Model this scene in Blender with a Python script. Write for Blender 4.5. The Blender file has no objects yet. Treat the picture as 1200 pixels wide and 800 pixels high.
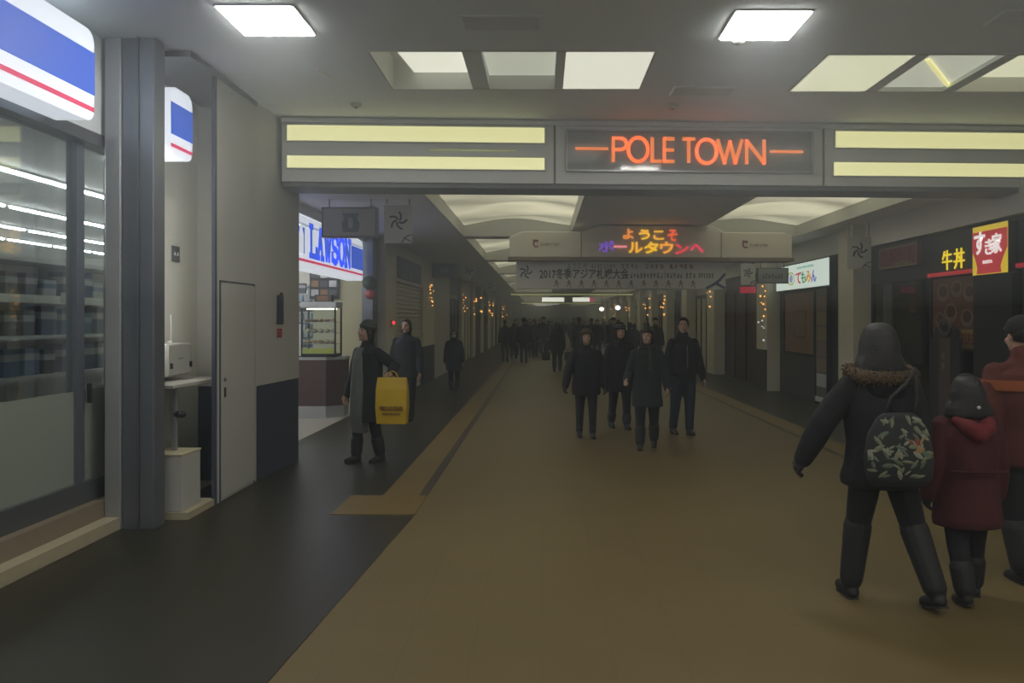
import bpy, bmesh, math, random
from mathutils import Vector, Matrix, Quaternion
random.seed(7)
PI = math.pi
C = bpy.context.scene.collection
scene = bpy.context.scene

# ------------------------------------------------------------ camera, world, exposure
H0 = 1.64                                  # eye height
F = 900.0                                  # focal length in pixels of a 1200 px frame
cam_d = bpy.data.cameras.new('camera'); cam = bpy.data.objects.new('camera', cam_d); C.objects.link(cam)
cam_d.sensor_width = 36; cam_d.lens = F/1200*36
cam_d.shift_x = -35/1200; cam_d.shift_y = -25/1200
cam_d.clip_end = 300; cam_d.clip_start = .05
cam.location = (0, 0, H0); cam.rotation_euler = (PI/2, 0, 0)
scene.camera = cam
w = bpy.data.worlds.new('world'); scene.world = w; w.use_nodes = True
w.node_tree.nodes['Background'].inputs[0].default_value = (.55, .58, .52, 1)
w.node_tree.nodes['Background'].inputs[1].default_value = .10
scene.view_settings.view_transform = 'Standard'; scene.view_settings.look = 'None'
scene.view_settings.gamma = 1; scene.view_settings.use_curve_mapping = False
scene.view_settings.exposure = 0.0
try:
    scene.cycles.max_bounces = 6; scene.cycles.transparent_max_bounces = 12
    scene.cycles.use_denoising = True; scene.cycles.sample_clamp_indirect = 3
    scene.cycles.caustics_reflective = False; scene.cycles.caustics_refractive = False
except Exception:
    pass
PANEL_L = 32        # square ceiling lamps
COFFER_L = .56       # stretched-cloth ceiling coffers
STRIP_L = .78
HAZE_LOW = .0065; HAZE_MID = .022; HAZE_HIGH = .040; HAZE_FAR = .017

# ------------------------------------------------------------ materials
def mat(name, col, rough=.6, metal=0, emit=0, ecol=None, noise=0, nscale=8, bump=0, bscale=60, spec=None):
    m = bpy.data.materials.new(name); m.use_nodes = True
    nt = m.node_tree; b = nt.nodes['Principled BSDF']
    c = (*col, 1)
    b.inputs['Base Color'].default_value = c
    b.inputs['Roughness'].default_value = rough; b.inputs['Metallic'].default_value = metal
    if spec is not None: b.inputs['Specular IOR Level'].default_value = spec
    if emit:
        b.inputs['Emission Color'].default_value = (*(ecol or col), 1); b.inputs['Emission Strength'].default_value = emit
    tc = nt.nodes.new('ShaderNodeTexCoord')
    if noise:
        n = nt.nodes.new('ShaderNodeTexNoise'); n.inputs['Scale'].default_value = nscale; n.inputs['Detail'].default_value = 4
        nt.links.new(tc.outputs['Object'], n.inputs['Vector'])
        r = nt.nodes.new('ShaderNodeMix'); r.data_type = 'RGBA'
        r.inputs[6].default_value = tuple(x*(1-noise) for x in col)+(1,); r.inputs[7].default_value = tuple(min(1, x*(1+noise)) for x in col)+(1,)
        nt.links.new(n.outputs['Fac'], r.inputs[0]); nt.links.new(r.outputs[2], b.inputs['Base Color'])
    if bump:
        n2 = nt.nodes.new('ShaderNodeTexNoise'); n2.inputs['Scale'].default_value = bscale; n2.inputs['Detail'].default_value = 3
        nt.links.new(tc.outputs['Object'], n2.inputs['Vector'])
        bp = nt.nodes.new('ShaderNodeBump'); bp.inputs['Strength'].default_value = bump; bp.inputs['Distance'].default_value = .01
        nt.links.new(n2.outputs['Fac'], bp.inputs['Height']); nt.links.new(bp.outputs[0], b.inputs['Normal'])
    return m

def tile_mat(name, c1, c2, mortar, size, rough, msize=.004, h=None, bumpy=0):
    m = mat(name, c1, rough)
    nt = m.node_tree; b = nt.nodes['Principled BSDF']
    tc = nt.nodes.new('ShaderNodeTexCoord'); br = nt.nodes.new('ShaderNodeTexBrick')
    br.offset = 0; br.inputs['Scale'].default_value = 1
    br.inputs['Brick Width'].default_value = size; br.inputs['Row Height'].default_value = h or size
    br.inputs['Mortar Size'].default_value = msize; br.inputs['Mortar Smooth'].default_value = .3
    br.inputs['Color1'].default_value = (*c1, 1); br.inputs['Color2'].default_value = (*c2, 1); br.inputs['Mortar'].default_value = (*mortar, 1)
    nt.links.new(tc.outputs['Object'], br.inputs['Vector'])
    n = nt.nodes.new('ShaderNodeTexNoise'); n.inputs['Scale'].default_value = 1.3; n.inputs['Detail'].default_value = 6
    nt.links.new(tc.outputs['Object'], n.inputs['Vector'])
    mx = nt.nodes.new('ShaderNodeMix'); mx.data_type = 'RGBA'; mx.blend_type = 'MULTIPLY'; mx.inputs[0].default_value = .28
    nt.links.new(br.outputs['Color'], mx.inputs[6]); nt.links.new(n.outputs['Color'], mx.inputs[7])
    hs = nt.nodes.new('ShaderNodeHueSaturation'); hs.inputs['Saturation'].default_value = .0
    nt.links.new(n.outputs['Color'], hs.inputs['Color']); nt.links.new(hs.outputs[0], mx.inputs[7])
    nt.links.new(mx.outputs[2], b.inputs['Base Color'])
    return m

def glass_mat(name, tint=(.9, .95, .95), refl=.08, rough=.02):
    m = bpy.data.materials.new(name); m.use_nodes = True; nt = m.node_tree
    nt.nodes.remove(nt.nodes['Principled BSDF'])
    out = [n for n in nt.nodes if n.type == 'OUTPUT_MATERIAL'][0]
    t = nt.nodes.new('ShaderNodeBsdfTransparent'); t.inputs[0].default_value = (*tint, 1)
    g = nt.nodes.new('ShaderNodeBsdfGlossy'); g.inputs['Roughness'].default_value = rough
    fr = nt.nodes.new('ShaderNodeLayerWeight'); fr.inputs['Blend'].default_value = .25
    mp = nt.nodes.new('ShaderNodeMath'); mp.operation = 'MULTIPLY_ADD'; mp.inputs[1].default_value = .35; mp.inputs[2].default_value = refl
    nt.links.new(fr.outputs['Fresnel'], mp.inputs[0])
    x = nt.nodes.new('ShaderNodeMixShader')
    nt.links.new(mp.outputs[0], x.inputs[0]); nt.links.new(t.outputs[0], x.inputs[1]); nt.links.new(g.outputs[0], x.inputs[2])
    nt.links.new(x.outputs[0], out.inputs['Surface'])
    return m

M = {}
M['ceil'] = mat('ceiling_paint', (.82, .88, .90), .75, noise=.05, nscale=3)
M['ceil2'] = mat('ceiling_paint_corridor', (.78, .78, .75), .75, noise=.05, nscale=3)
M['header'] = mat('header_metal', (.78, .80, .80), .45, noise=.04)
M['header_dark'] = mat('header_underside', (.2, .21, .2), .5)
M['wall'] = mat('beige_wall', (.46, .455, .42), .55, noise=.05, nscale=2)
M['wall2'] = mat('corridor_wall', (.62, .59, .48), .6, noise=.08, nscale=2)
M['navy'] = mat('dark_navy_panel', (.035, .045, .075), .45, noise=.1)
M['seam'] = mat('seam_dark', (.05, .06, .09), .5)
M['steel'] = mat('brushed_steel', (.48, .49, .51), .35, .6, noise=.1, nscale=3)
M['steel_dark'] = mat('dark_steel', (.20, .22, .26), .32, .6, noise=.15, nscale=2)
M['frame'] = mat('window_frame', (.16, .17, .18), .4, .6)
M['kerb'] = mat('stone_kerb', (.42, .37, .25), .6, noise=.12, nscale=12)
M['riser'] = mat('brown_riser', (.24, .19, .13), .55, noise=.12, nscale=9)
M['white'] = mat('white_plastic', (.75, .76, .74), .5)
M['shopwhite'] = mat('shop_wall', (.82, .81, .73), .6)
M['cream'] = mat('cream_wall', (.50, .46, .30), .6)
M['shopfloor'] = tile_mat('shop_floor', (.42, .39, .33), (.40, .37, .31), (.3, .28, .24), .45, .35)
M['floor'] = tile_mat('beige_floor_tiles', (.150, .106, .036), (.145, .102, .034), (.108, .077, .03), .345, .55, .0018)
M['darkfloor'] = tile_mat('dark_floor_tiles', (.028, .024, .012), (.026, .023, .011), (.021, .019, .011), .3, .4, .003)
M['yellow'] = tile_mat('yellow_tactile_strip', (.185, .118, .028), (.175, .112, .027), (.13, .085, .025), .3, .5, .004)
M['brownline'] = mat('brown_line', (.04, .03, .018), .5)
M['black'] = mat('black_paint', (.018, .02, .022), .5)
M['blackmetal'] = mat('black_metal', (.03, .03, .033), .35, .6)
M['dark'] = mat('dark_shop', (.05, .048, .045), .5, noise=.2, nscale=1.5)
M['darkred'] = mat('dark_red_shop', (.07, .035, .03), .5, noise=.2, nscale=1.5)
M['brown'] = mat('brown_wood', (.20, .12, .075), .5, noise=.2, nscale=4)
M['redtrim'] = mat('red_strip', (.6, .05, .06), .5, emit=.25, ecol=(.8, .04, .06))
M['glass'] = glass_mat('clear_glass')
M['glassdark'] = glass_mat('tinted_glass', (.55, .55, .52), .05)
M['lamp'] = mat('lamp_diffuser', (.9, .9, .9), .5, emit=PANEL_L, ecol=(1, 1, .95))
M['lampB'] = mat('recessed_panel', (.9, .9, .85), .5, emit=.80, ecol=(.93, .95, .80))
M['lampB2'] = mat('recessed_panel_dim', (.85, .85, .8), .5, emit=.42, ecol=(.9, .95, .78))
M['lampR'] = mat('recessed_panel_warm', (.9, .9, .8), .5, emit=.66, ecol=(.93, .95, .66))
M['strip'] = mat('strip_diffuser', (.9, .9, .7), .5, emit=STRIP_L, ecol=(.86, .84, .40))
M['tube'] = mat('fluorescent_tube', (1, 1, 1), .5, emit=40.0, ecol=(.95, .98, 1))
M['shopceil'] = mat('shop_ceiling', (.80, .81, .78), .7)
M['rec'] = mat('recess_side', (.62, .62, .56), .6)
def em(name, col, s=1.0, base=None): return mat(name, base or col, .5, emit=s, ecol=col)
M['e_white'] = em('sign_white', (.82, .88, .98), .72)
M['e_white2'] = em('sign_white_dim', (.62, .72, .85), .42)
M['e_blue'] = em('sign_blue', (.045, .12, .68), .72)
M['e_blue2'] = em('sign_blue_dim', (.05, .13, .62), .62)
M['e_red'] = em('sign_red', (.75, .06, .16), .6)
M['e_orange'] = em('neon_orange', (1, .26, .065), .74)
M['e_green_white'] = em('sign_greenwhite', (.80, .95, .88), .62)
M['e_warm'] = em('warm_bulb', (1, .45, .10), 1.6)
M['e_cool'] = em('cool_bulb', (.8, .85, 1), .6)
M['bannergrey'] = mat('banner_white', (.80, .76, .66), .6)
M['banner2'] = mat('banner_cloth', (.66, .66, .64), .7)
M['ink'] = mat('dark_ink', (.03, .035, .05), .6)
M['inkblue'] = mat('navy_ink', (.03, .05, .13), .6)
M['inkred'] = mat('red_ink', (.35, .03, .04), .6)
M['skin'] = mat('skin', (.42, .26, .19), .55, noise=.06, nscale=20)
M['hair'] = mat('black_hair', (.018, .016, .015), .5, bump=.4, bscale=120)
M['lips'] = mat('lips', (.28, .10, .09), .5)
M['eye'] = mat('eye_dark', (.01, .01, .01), .2)
M['shoe'] = mat('black_leather', (.010, .010, .011), .65)
M['paper'] = mat('paper', (.55, .55, .52), .7)

# ------------------------------------------------------------ mesh helpers
def box(bm, x0, x1, y0, y1, z0, z1, mx=None):
    vs = [bm.verts.new(v) for v in ((x0,y0,z0),(x1,y0,z0),(x1,y1,z0),(x0,y1,z0),(x0,y0,z1),(x1,y0,z1),(x1,y1,z1),(x0,y1,z1))]
    for f in ((3,2,1,0),(4,5,6,7),(0,1,5,4),(1,2,6,5),(2,3,7,6),(3,0,4,7)): bm.faces.new([vs[i] for i in f])
    if mx is not None:
        for v in vs: v.co = mx @ v.co
    return vs
def frame_ring(pts, i):
    n = len(pts)
    t = (pts[min(i+1, n-1)] - pts[max(i-1, 0)])
    return t.normalized() if t.length > 1e-9 else Vector((0, 0, 1))
def tube(bm, pts, rad, seg=10, sq=None):
    """rad: number or list; ends closed; sq=(sx,sy) scales the ring in world x and y"""
    pts = [Vector(p) for p in pts]; n = len(pts)
    if not isinstance(rad, (list, tuple)): rad = [rad]*n
    t0 = frame_ring(pts, 0); a = Vector((1, 0, 0)) if abs(t0.x) < .9 else Vector((0, 1, 0))
    u = (a - t0*a.dot(t0)).normalized(); rings = []
    for i in range(n):
        t = frame_ring(pts, i); u = (u - t*u.dot(t)).normalized(); v = t.cross(u)
        rings.append([bm.verts.new(pts[i] + (u*math.cos(k*2*PI/seg) + v*math.sin(k*2*PI/seg))*rad[i]) for k in range(seg)])
    for i in range(n-1):
        for k in range(seg):
            bm.faces.new((rings[i][k], rings[i][(k+1) % seg], rings[i+1][(k+1) % seg], rings[i+1][k]))
    bm.faces.new(rings[0][::-1]); bm.faces.new(rings[-1])
def ball(bm, c, r, seg=12, rings=8, rot=None):
    c = Vector(c); r = Vector(r if isinstance(r, (tuple, list, Vector)) else (r, r, r))
    mx = Matrix.Translation(c) @ (rot.to_4x4() if rot is not None else Matrix.Identity(4)) @ Matrix.Diagonal((*r, 1))
    bmesh.ops.create_uvsphere(bm, u_segments=seg, v_segments=rings, radius=1, matrix=mx)
def capsule(bm, pts, rad, seg=10):
    pts = [Vector(p) for p in pts]
    if not isinstance(rad, (list, tuple)): rad = [rad]*len(pts)
    tube(bm, pts, rad, seg)
    for p, r in zip(pts, rad): ball(bm, p, r*1.0, seg, 6)
def loft(bm, rings, seg=20, power=2.0):
    """rings: (cx, cy, z, rx, ry)"""
    R = []
    for (cx, cy, z, rx, ry) in rings:
        row = []
        for k in range(seg):
            a = 2*PI*k/seg; ca, sa = math.cos(a), math.sin(a); e = 2/power
            row.append(bm.verts.new((cx + rx*math.copysign(abs(ca)**e, ca), cy + ry*math.copysign(abs(sa)**e, sa), z)))
        R.append(row)
    for i in range(len(R)-1):
        for k in range(seg): bm.faces.new((R[i][k], R[i][(k+1) % seg], R[i+1][(k+1) % seg], R[i+1][k]))
    bm.faces.new(R[0][::-1]); bm.faces.new(R[-1])
def prism(bm, poly, z0, z1, mx=None):
    a = [bm.verts.new((x, y, z0)) for x, y in poly]; b = [bm.verts.new((x, y, z1)) for x, y in poly]
    n = len(poly)
    for i in range(n): bm.faces.new((a[i], a[(i+1) % n], b[(i+1) % n], b[i]))
    bm.faces.new(a[::-1]); bm.faces.new(b)
    if mx is not None:
        for v in a+b: v.co = mx @ v.co
def obj(name, bm, m, parent=None, smooth=False, bevel=0, loc=None, mx=None):
    bmesh.ops.recalc_face_normals(bm, faces=bm.faces)
    me = bpy.data.meshes.new(name); bm.to_mesh(me); bm.free()
    if smooth: me.polygons.foreach_set('use_smooth', [True]*len(me.polygons))
    me.materials.append(M[m] if isinstance(m, str) else m)
    o = bpy.data.objects.new(name, me); C.objects.link(o)
    if parent is not None: o.parent = parent
    if mx is not None: o.matrix_local = mx
    elif loc is not None: o.location = loc
    if bevel:
        b = o.modifiers.new('b', 'BEVEL'); b.width = bevel; b.segments = 2; b.limit_method = 'ANGLE'
    return o
def bx(name, dims, m, parent=None, bevel=0, mx=None):
    bm = bmesh.new(); box(bm, *dims); return obj(name, bm, m, parent, bevel=bevel, mx=mx)
def tag(o, label, cat, group=None, kind=None):
    o['label'] = label; o['category'] = cat
    if group: o['group'] = group
    if kind: o['kind'] = kind
    return o
def thing(name, label, cat, loc=(0, 0, 0), rotz=0, group=None):
    o = bpy.data.objects.new(name, None); C.objects.link(o); o.empty_display_size = .1
    o.location = loc; o.rotation_euler = (0, 0, rotz); return tag(o, label, cat, group)
def struct(name, bm, m, label=None, parent=None, smooth=False, bevel=0):
    o = obj(name, bm, m, parent, smooth, bevel)
    if parent is None:
        o['kind'] = 'structure'; o['label'] = label or name; o['category'] = name.split('.')[0].split('_')[0]
    return o
def sbox(name, dims, m, label, bevel=0):
    bm = bmesh.new(); box(bm, *dims); return struct(name, bm, m, label, bevel=bevel)
def copy_tree(o, parent=None):
    c = o.copy(); C.objects.link(c); c.parent = parent
    for ch in list(o.children): copy_tree(ch, c)
    return c
def holed(bm, x0, x1, y0, y1, z0, z1, holes):
    xs = sorted({x0, x1, *[h[0] for h in holes], *[h[1] for h in holes]}); ys = sorted({y0, y1, *[h[2] for h in holes], *[h[3] for h in holes]})
    xs = [x for x in xs if x0 <= x <= x1]; ys = [y for y in ys if y0 <= y <= y1]
    for i in range(len(xs)-1):
        for j in range(len(ys)-1):
            cx, cy = (xs[i]+xs[i+1])/2, (ys[j]+ys[j+1])/2
            if any(h[0] < cx < h[1] and h[2] < cy < h[3] for h in holes): continue
            box(bm, xs[i], xs[i+1], ys[j], ys[j+1], z0, z1)
def P(x, y, Y): return Vector(((x-635)/F*Y, Y, H0+(375-y)/F*Y))
def onX(x, X): return X*F/(x-635)          # depth at which image column x meets the plane X
# ---- text and stroke lettering, fitted to a box in the local x-z plane (facing -y), then placed by matrix
def text_obj(name, s, w_, h_, m, parent=None, mx=None, depth=.01, bold=0, keep=False):
    cu = bpy.data.curves.new('t', 'FONT'); cu.body = s; cu.size = 1; cu.extrude = .5; cu.offset = bold; cu.resolution_u = 3
    ob = bpy.data.objects.new('t', cu); C.objects.link(ob)
    dg = bpy.context.evaluated_depsgraph_get(); me = bpy.data.meshes.new_from_object(ob.evaluated_get(dg))
    bpy.data.objects.remove(ob); bpy.data.curves.remove(cu)
    if len(me.vertices) == 0: return None
    xs = [v.co.x for v in me.vertices]; ys = [v.co.y for v in me.vertices]
    ax, bx_, ay, by = min(xs), max(xs), min(ys), max(ys)
    sx = w_/max(bx_-ax, 1e-6); sy = h_/max(by-ay, 1e-6)
    if keep: sx = sy = min(sx, sy)
    for v in me.vertices:
        x = (v.co.x-(ax+bx_)/2)*sx; y = (v.co.y-(ay+by)/2)*sy
        v.co = Vector((x, -v.co.z*depth*1.0, y))
    me.name = name; me.materials.clear(); me.materials.append(M[m] if isinstance(m, str) else m)
    o = bpy.data.objects.new(name, me); C.objects.link(o)
    if parent is not None: o.parent = parent
    if mx is not None: o.matrix_local = mx
    return o
def at(x, y, z, rz=0): return Matrix.Translation((x, y, z)) @ Matrix.Rotation(rz, 4, 'Z')
def strokes(bm, lines, w_, d, ox=0, oz=0, sx=1, sz=1):
    """flat bars along polylines in the local x-z plane"""
    for ln in lines:
        for (a, b) in zip(ln[:-1], ln[1:]):
            A = Vector((ox+a[0]*sx, 0, oz+a[1]*sz)); B = Vector((ox+b[0]*sx, 0, oz+b[1]*sz)); t = B-A
            if t.length < 1e-6: continue
            L = t.length; ang = math.atan2(t.z, t.x)
            mx = Matrix.Translation(A) @ Matrix.Rotation(-ang, 4, 'Y')
            box(bm, -w_*.35, L+w_*.35, -d, d, -w_/2, w_/2, mx)
def arc(cx, cz, rx, rz, a0, a1, n=14): return [(cx+rx*math.cos(math.radians(a0+(a1-a0)*i/n)), cz+rz*math.sin(math.radians(a0+(a1-a0)*i/n))) for i in range(n+1)]
GL = {'P': [[(0, 0), (0, 1), (.25, 1)] + arc(.25, .75, .22, .25, 90, -90, 8) + [(0, .5)]],
      'O': [arc(.5, .5, .5, .5, 0, 360, 24)], 'L': [[(0, 1), (0, 0), (.42, 0)]],
      'E': [[(.42, 1), (0, 1), (0, 0), (.42, 0)], [(0, .5), (.40, .5)]], 'T': [[(0, 1), (.5, 1)], [(.25, 1), (.25, 0)]],
      'W': [[(0, 1), (.3, 0), (.55, .95), (.8, 0), (1.1, 1)]], 'N': [[(0, 0), (0, 1), (.62, 0), (.62, 1)]]}
def emblem(name, parent, mx, s, m, d=.004):
    bm = bmesh.new()
    for k in range(5):                       # five swept blades around a hub
        a = k*2*PI/5 + .5
        pts = [(math.cos(a+t*.9)*(.12+t*.42), math.sin(a+t*.9)*(.12+t*.42)) for t in (0, .25, .5, .75, 1)]
        strokes(bm, [pts], .11, d/s if s else d, 0, 0)
    for v in bm.verts: v.co = Vector((v.co.x*s, v.co.y*s, v.co.z*s))
    return obj(name, bm, m, parent, mx=mx)
def marks(name, parent, mx, w_, h_, n, m, d=.003, gap=.25):
    """a line of small printed marks too small to read"""
    bm = bmesh.new(); c = w_/n; rr = random.Random(n*7+int(w_*100))
    for i in range(n):
        x0 = -w_/2+i*c; ww = c*(1-gap)
        for q in range(3):
            z = -h_/2+h_*(q+.5)/3
            if rr.random() < .75: box(bm, x0, x0+ww*rr.uniform(.5, 1), -d, d, z-h_*.09, z+h_*.09)
        xx = x0+ww*rr.uniform(.2, .8); box(bm, xx-ww*.1, xx+ww*.1, -d, d, -h_/2, h_/2)
    return obj(name, bm, m, parent, mx=mx)
# ============================================================ THE SETTING
ZC, ZC2 = 3.85, 3.25
YF = 90
sbox('floor', (-12, 8, -8, YF, -.12, 0), 'floor', 'beige square tiled concourse floor')
# dark tiles along the shops on both sides
bm = bmesh.new()
prism(bm, [(-3.3, -8), (-1.75, -8), (-1.38, 1), (-1.24, 3.47), (-1.07, 6.45), (-1.78, 6.45), (-1.78, 7.16), (-1.48, 7.16), (-1.48, YF), (-3.3, YF)], .0005, .003)
struct('floor', bm, 'darkfloor', 'dark grey tiled floor band in front of the shops with the blue signs')
sbox('floor', (3.97, 5.6, 3, YF, .0005, .003), 'darkfloor', 'dark grey tiled floor band in front of the restaurants')
bm = bmesh.new()
prism(bm, [(-1.78, 6.47), (-1.07, 6.47), (-1.07, 7.16), (-1.15, 7.16), (-1.15, YF), (-1.48, YF), (-1.48, 7.16), (-1.78, 7.16)], .001, .006)
struct('trim_1', bm, 'yellow', 'ochre tile line with a cross piece at its near end')
sbox('trim_2', (-1.15, -1.07, 7.16, YF, .001, .004), 'brownline', 'brown tile line beside the ochre line')
sbox('trim_3', (3.64, 3.97, 3, YF, .001, .006), 'yellow', 'ochre tile line in front of the restaurants')
sbox('trim_4', (3.59, 3.64, 3, YF, .001, .004), 'brownline', 'thin brown tile line along the restaurant side ochre line')

# ceiling over the foreground
G1 = (-1.44, .95, 6.30, 7.36); G2 = (2.37, 4.85, 6.38, 7.44)
bm = bmesh.new(); holed(bm, -3.7, 6.2, -8, 8.95, ZC, ZC+.06, [G1, G2])
struct('ceiling', bm, 'ceil', 'grey painted ceiling over the foreground concourse')
bm = bmesh.new(); box(bm, -3.7, 6.2, -8, 8.95, ZC+.5, ZC+.56); struct('ceiling', bm, 'header_dark', 'slab above the foreground ceiling')
sbox('wall_back', (-12, 8, -8.2, -8, 0, 4.4), 'wall', 'plain wall at the near end')
sbox('wall_right', (5.6, 5.8, -8, 8.7, 0, 4.4), 'wall', 'plain beige wall on the restaurant side near the entrance')
# corridor ceiling with coffer holes
cof = []
for k, y0 in enumerate([9.35+(5.85 if k else 0)+5.9*(k-1 if k else 0) for k in range(13)]):
    cof.append((-1.52, .57, y0, y0+5.35)); cof.append((2.78, 4.9, y0, y0+5.35))
bm = bmesh.new(); holed(bm, -3.35, 6.2, 8.93, YF, ZC2, ZC2+.05, cof)
struct('ceiling', bm, 'ceil2', 'low grey ceiling of the corridor with long openings for the coffer lights')
sbox('ceiling', (-3.4, 6.2, 8.95, YF, ZC2+.6, ZC2+.65), 'header_dark', 'slab above the corridor ceiling')
for x in (.9, 2.2, -2.6, 5.2):
    pass

# ---- coffer lights
def coffer(h, first):
    x0, x1, y0, y1 = h; x0 += .003; x1 -= .003; y0 += .003; y1 -= .003
    cx, cy = (x0+x1)/2, (y0+y1)/2; W, L = (x1-x0)/2, (y1-y0)/2
    t = thing('coffer_light', '', 'ceiling light', (cx, cy, ZC2))
    bm = bmesh.new(); th = .02
    for b in ((-W, -W+th, -L, L), (W-th, W, -L, L), (-W+th, W-th, -L, -L+th), (-W+th, W-th, L-th, L)): box(bm, *b, -.006, .42)
    obj('frame', bm, 'rec', t)
    bm = bmesh.new(); nx, ny = 10, 30; g = []
    for j in range(ny+1):
        row = []
        for i in range(nx+1):
            u, v = i/nx, j/ny
            z = .20 + .10*math.sin(PI*u) + .035*math.sin(v*2*PI*3.0+1.2*u*PI)*math.sin(PI*u)
            row.append(bm.verts.new((-W+.03+(2*W-.06)*u, -L+.03+(2*L-.06)*v, z)))
        g.append(row)
    for j in range(ny):
        for i in range(nx): bm.faces.new((g[j][i], g[j+1][i], g[j+1][i+1], g[j][i+1]))
    obj('diffuser', bm, 'coffer', t, smooth=True)
    return t
M['coffer'] = mat('stretched_cloth', (.75, .73, .62), .7, emit=COFFER_L, ecol=(.80, .78, .55))
_nt = M['coffer'].node_tree; _b = _nt.nodes['Principled BSDF']            # uneven glow of the cloth, put into its emission as noise
_tc = _nt.nodes.new('ShaderNodeTexCoord'); _mp = _nt.nodes.new('ShaderNodeMapping'); _mp.inputs['Scale'].default_value = (.55, 1.1, 1)
_n = _nt.nodes.new('ShaderNodeTexNoise'); _n.inputs['Scale'].default_value = 1.0; _n.inputs['Detail'].default_value = 1
_r = _nt.nodes.new('ShaderNodeMapRange'); _r.inputs[1].default_value = .3; _r.inputs[2].default_value = .7; _r.inputs[3].default_value = COFFER_L*.45; _r.inputs[4].default_value = COFFER_L*1.45
_nt.links.new(_tc.outputs['Object'], _mp.inputs[0]); _nt.links.new(_mp.outputs[0], _n.inputs['Vector']); _nt.links.new(_n.outputs['Fac'], _r.inputs[0]); _nt.links.new(_r.outputs[0], _b.inputs['Emission Strength'])
ordn = ['first', 'second', 'third', 'fourth', 'fifth', 'sixth', 'seventh', 'eighth', 'ninth', 'tenth', 'eleventh', 'twelfth', 'thirteenth']
cl = coffer(cof[0], 0); cr = coffer(cof[1], 1)
for k in range(13):
    for s, src in ((0, cl), (1, cr)):
        t = src if k == 0 else copy_tree(src)
        h = cof[2*k+s]; t.location = ((h[0]+h[1])/2, (h[2]+h[3])/2, ZC2)
        t['label'] = f"{ordn[k]} long coffer light beyond the big sign beam, on the " + ('blue shop sign side' if s == 0 else 'restaurant side')
        t['group'] = 'coffer lights of the corridor'

# ---- recessed groups of three lamp panels in the foreground ceiling
def recess(h, panels, label, group):
    x0, x1, y0, y1 = h; cx, cy = (x0+x1)/2, (y0+y1)/2; W, L = (x1-x0)/2-.002, (y1-y0)/2-.002; th = .02
    t = thing('recessed_ceiling_light', label, 'ceiling light', (cx, cy, ZC), 0, group)
    bm = bmesh.new()
    for b in ((-W, -W+th, -L, L), (W-th, W, -L, L), (-W+th, W-th, -L, -L+th), (-W+th, W-th, L-th, L)): box(bm, *b, -.004, .3)
    box(bm, -W+th, W-th, -L+th, L-th, .28, .30)
    obj('frame', bm, 'rec', t)
    for (a, b, za, zb, m) in panels:            # absolute x range, heights at near and far edge
        bm = bmesh.new()
        X0, X1 = a-cx, b-cx
        vs = box(bm, X0, X1, -L+.02, L-.02, 0, .02)
        for v in vs: v.co.z += za + (zb-za)*((v.co.y+L)/(2*L))
        p = obj('lamp_panel', bm, m, t)
    return t
t = recess(G1, [(-1.22, -.66, .03, .16, 'lampB'), (-.50, .12, .05, .13, 'lampB2'), (.20, .93, .0, .0, 'lampB')],
       'recessed opening with three milky lamp panels in the foreground ceiling, above the orange mall name', 'recessed triple lamps')
for (a, b) in ((-.66, -.50), (.12, .20)):
    c = bx('divider', (a-(G1[0]+G1[1])/2, b-(G1[0]+G1[1])/2, -.50, .50, .0, .12), 'ceil', t)
t = recess(G2, [(2.39, 3.12, .0, .0, 'lampR'), (3.24, 3.87, .04, .04, 'lampB2'), (3.99, 4.80, .02, .14, 'lampR')],
       'recessed opening with three milky lamp panels in the foreground ceiling, nearest the restaurants', 'recessed triple lamps')
for (a, b) in ((3.12, 3.24), (3.87, 3.99)):
    bx('divider', (a-(G2[0]+G2[1])/2, b-(G2[0]+G2[1])/2, -.50, .50, .0, .12), 'ceil', t)
# yellow stripe reflected in the middle panel, put in as a slim glowing rod
bm = bmesh.new(); tube(bm, [(-.34, -.30, .03), (.20, .40, .03)], .02); obj('stripe_reflection', bm, em('warm_stripe', (.95, .9, .4), .75), t, True, mx=at(0.05, 0, 0))

# ---- square flush ceiling lamps
def square_lamp(x, y, s, label, first=None):
    if first is None:
        t = thing('square_ceiling_lamp', label, 'ceiling lamp', (x, y, ZC))
        bm = bmesh.new(); h = s/2
        for b in ((-h-.015, -h, -h-.015, h+.015), (h, h+.015, -h-.015, h+.015), (-h, h, -h-.015, -h), (-h, h, h, h+.015)): box(bm, *b, -.012, -.0005)
        obj('frame', bm, 'white', t)
        bx('diffuser', (-h, h, -h, h, -.022, -.001), 'lamp', t)
    else:
        t = copy_tree(first); t.location = (x, y, ZC); t['label'] = label
    t['group'] = 'square lamps of the foreground ceiling'
    return t
l0 = square_lamp(-2.02, 5.65, .53, 'bright square lamp in the foreground ceiling, nearest the shop with the blue sign')
square_lamp(1.66, 5.74, .53, 'bright square lamp in the foreground ceiling, above the end of the orange mall name', l0)
for x in (-2.0, 1.7, 4.6):
    for y in (-4.8, -1.5, 2.0):
        square_lamp(x, y, .53, 'bright square lamp in the ceiling behind the viewpoint', l0)
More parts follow.
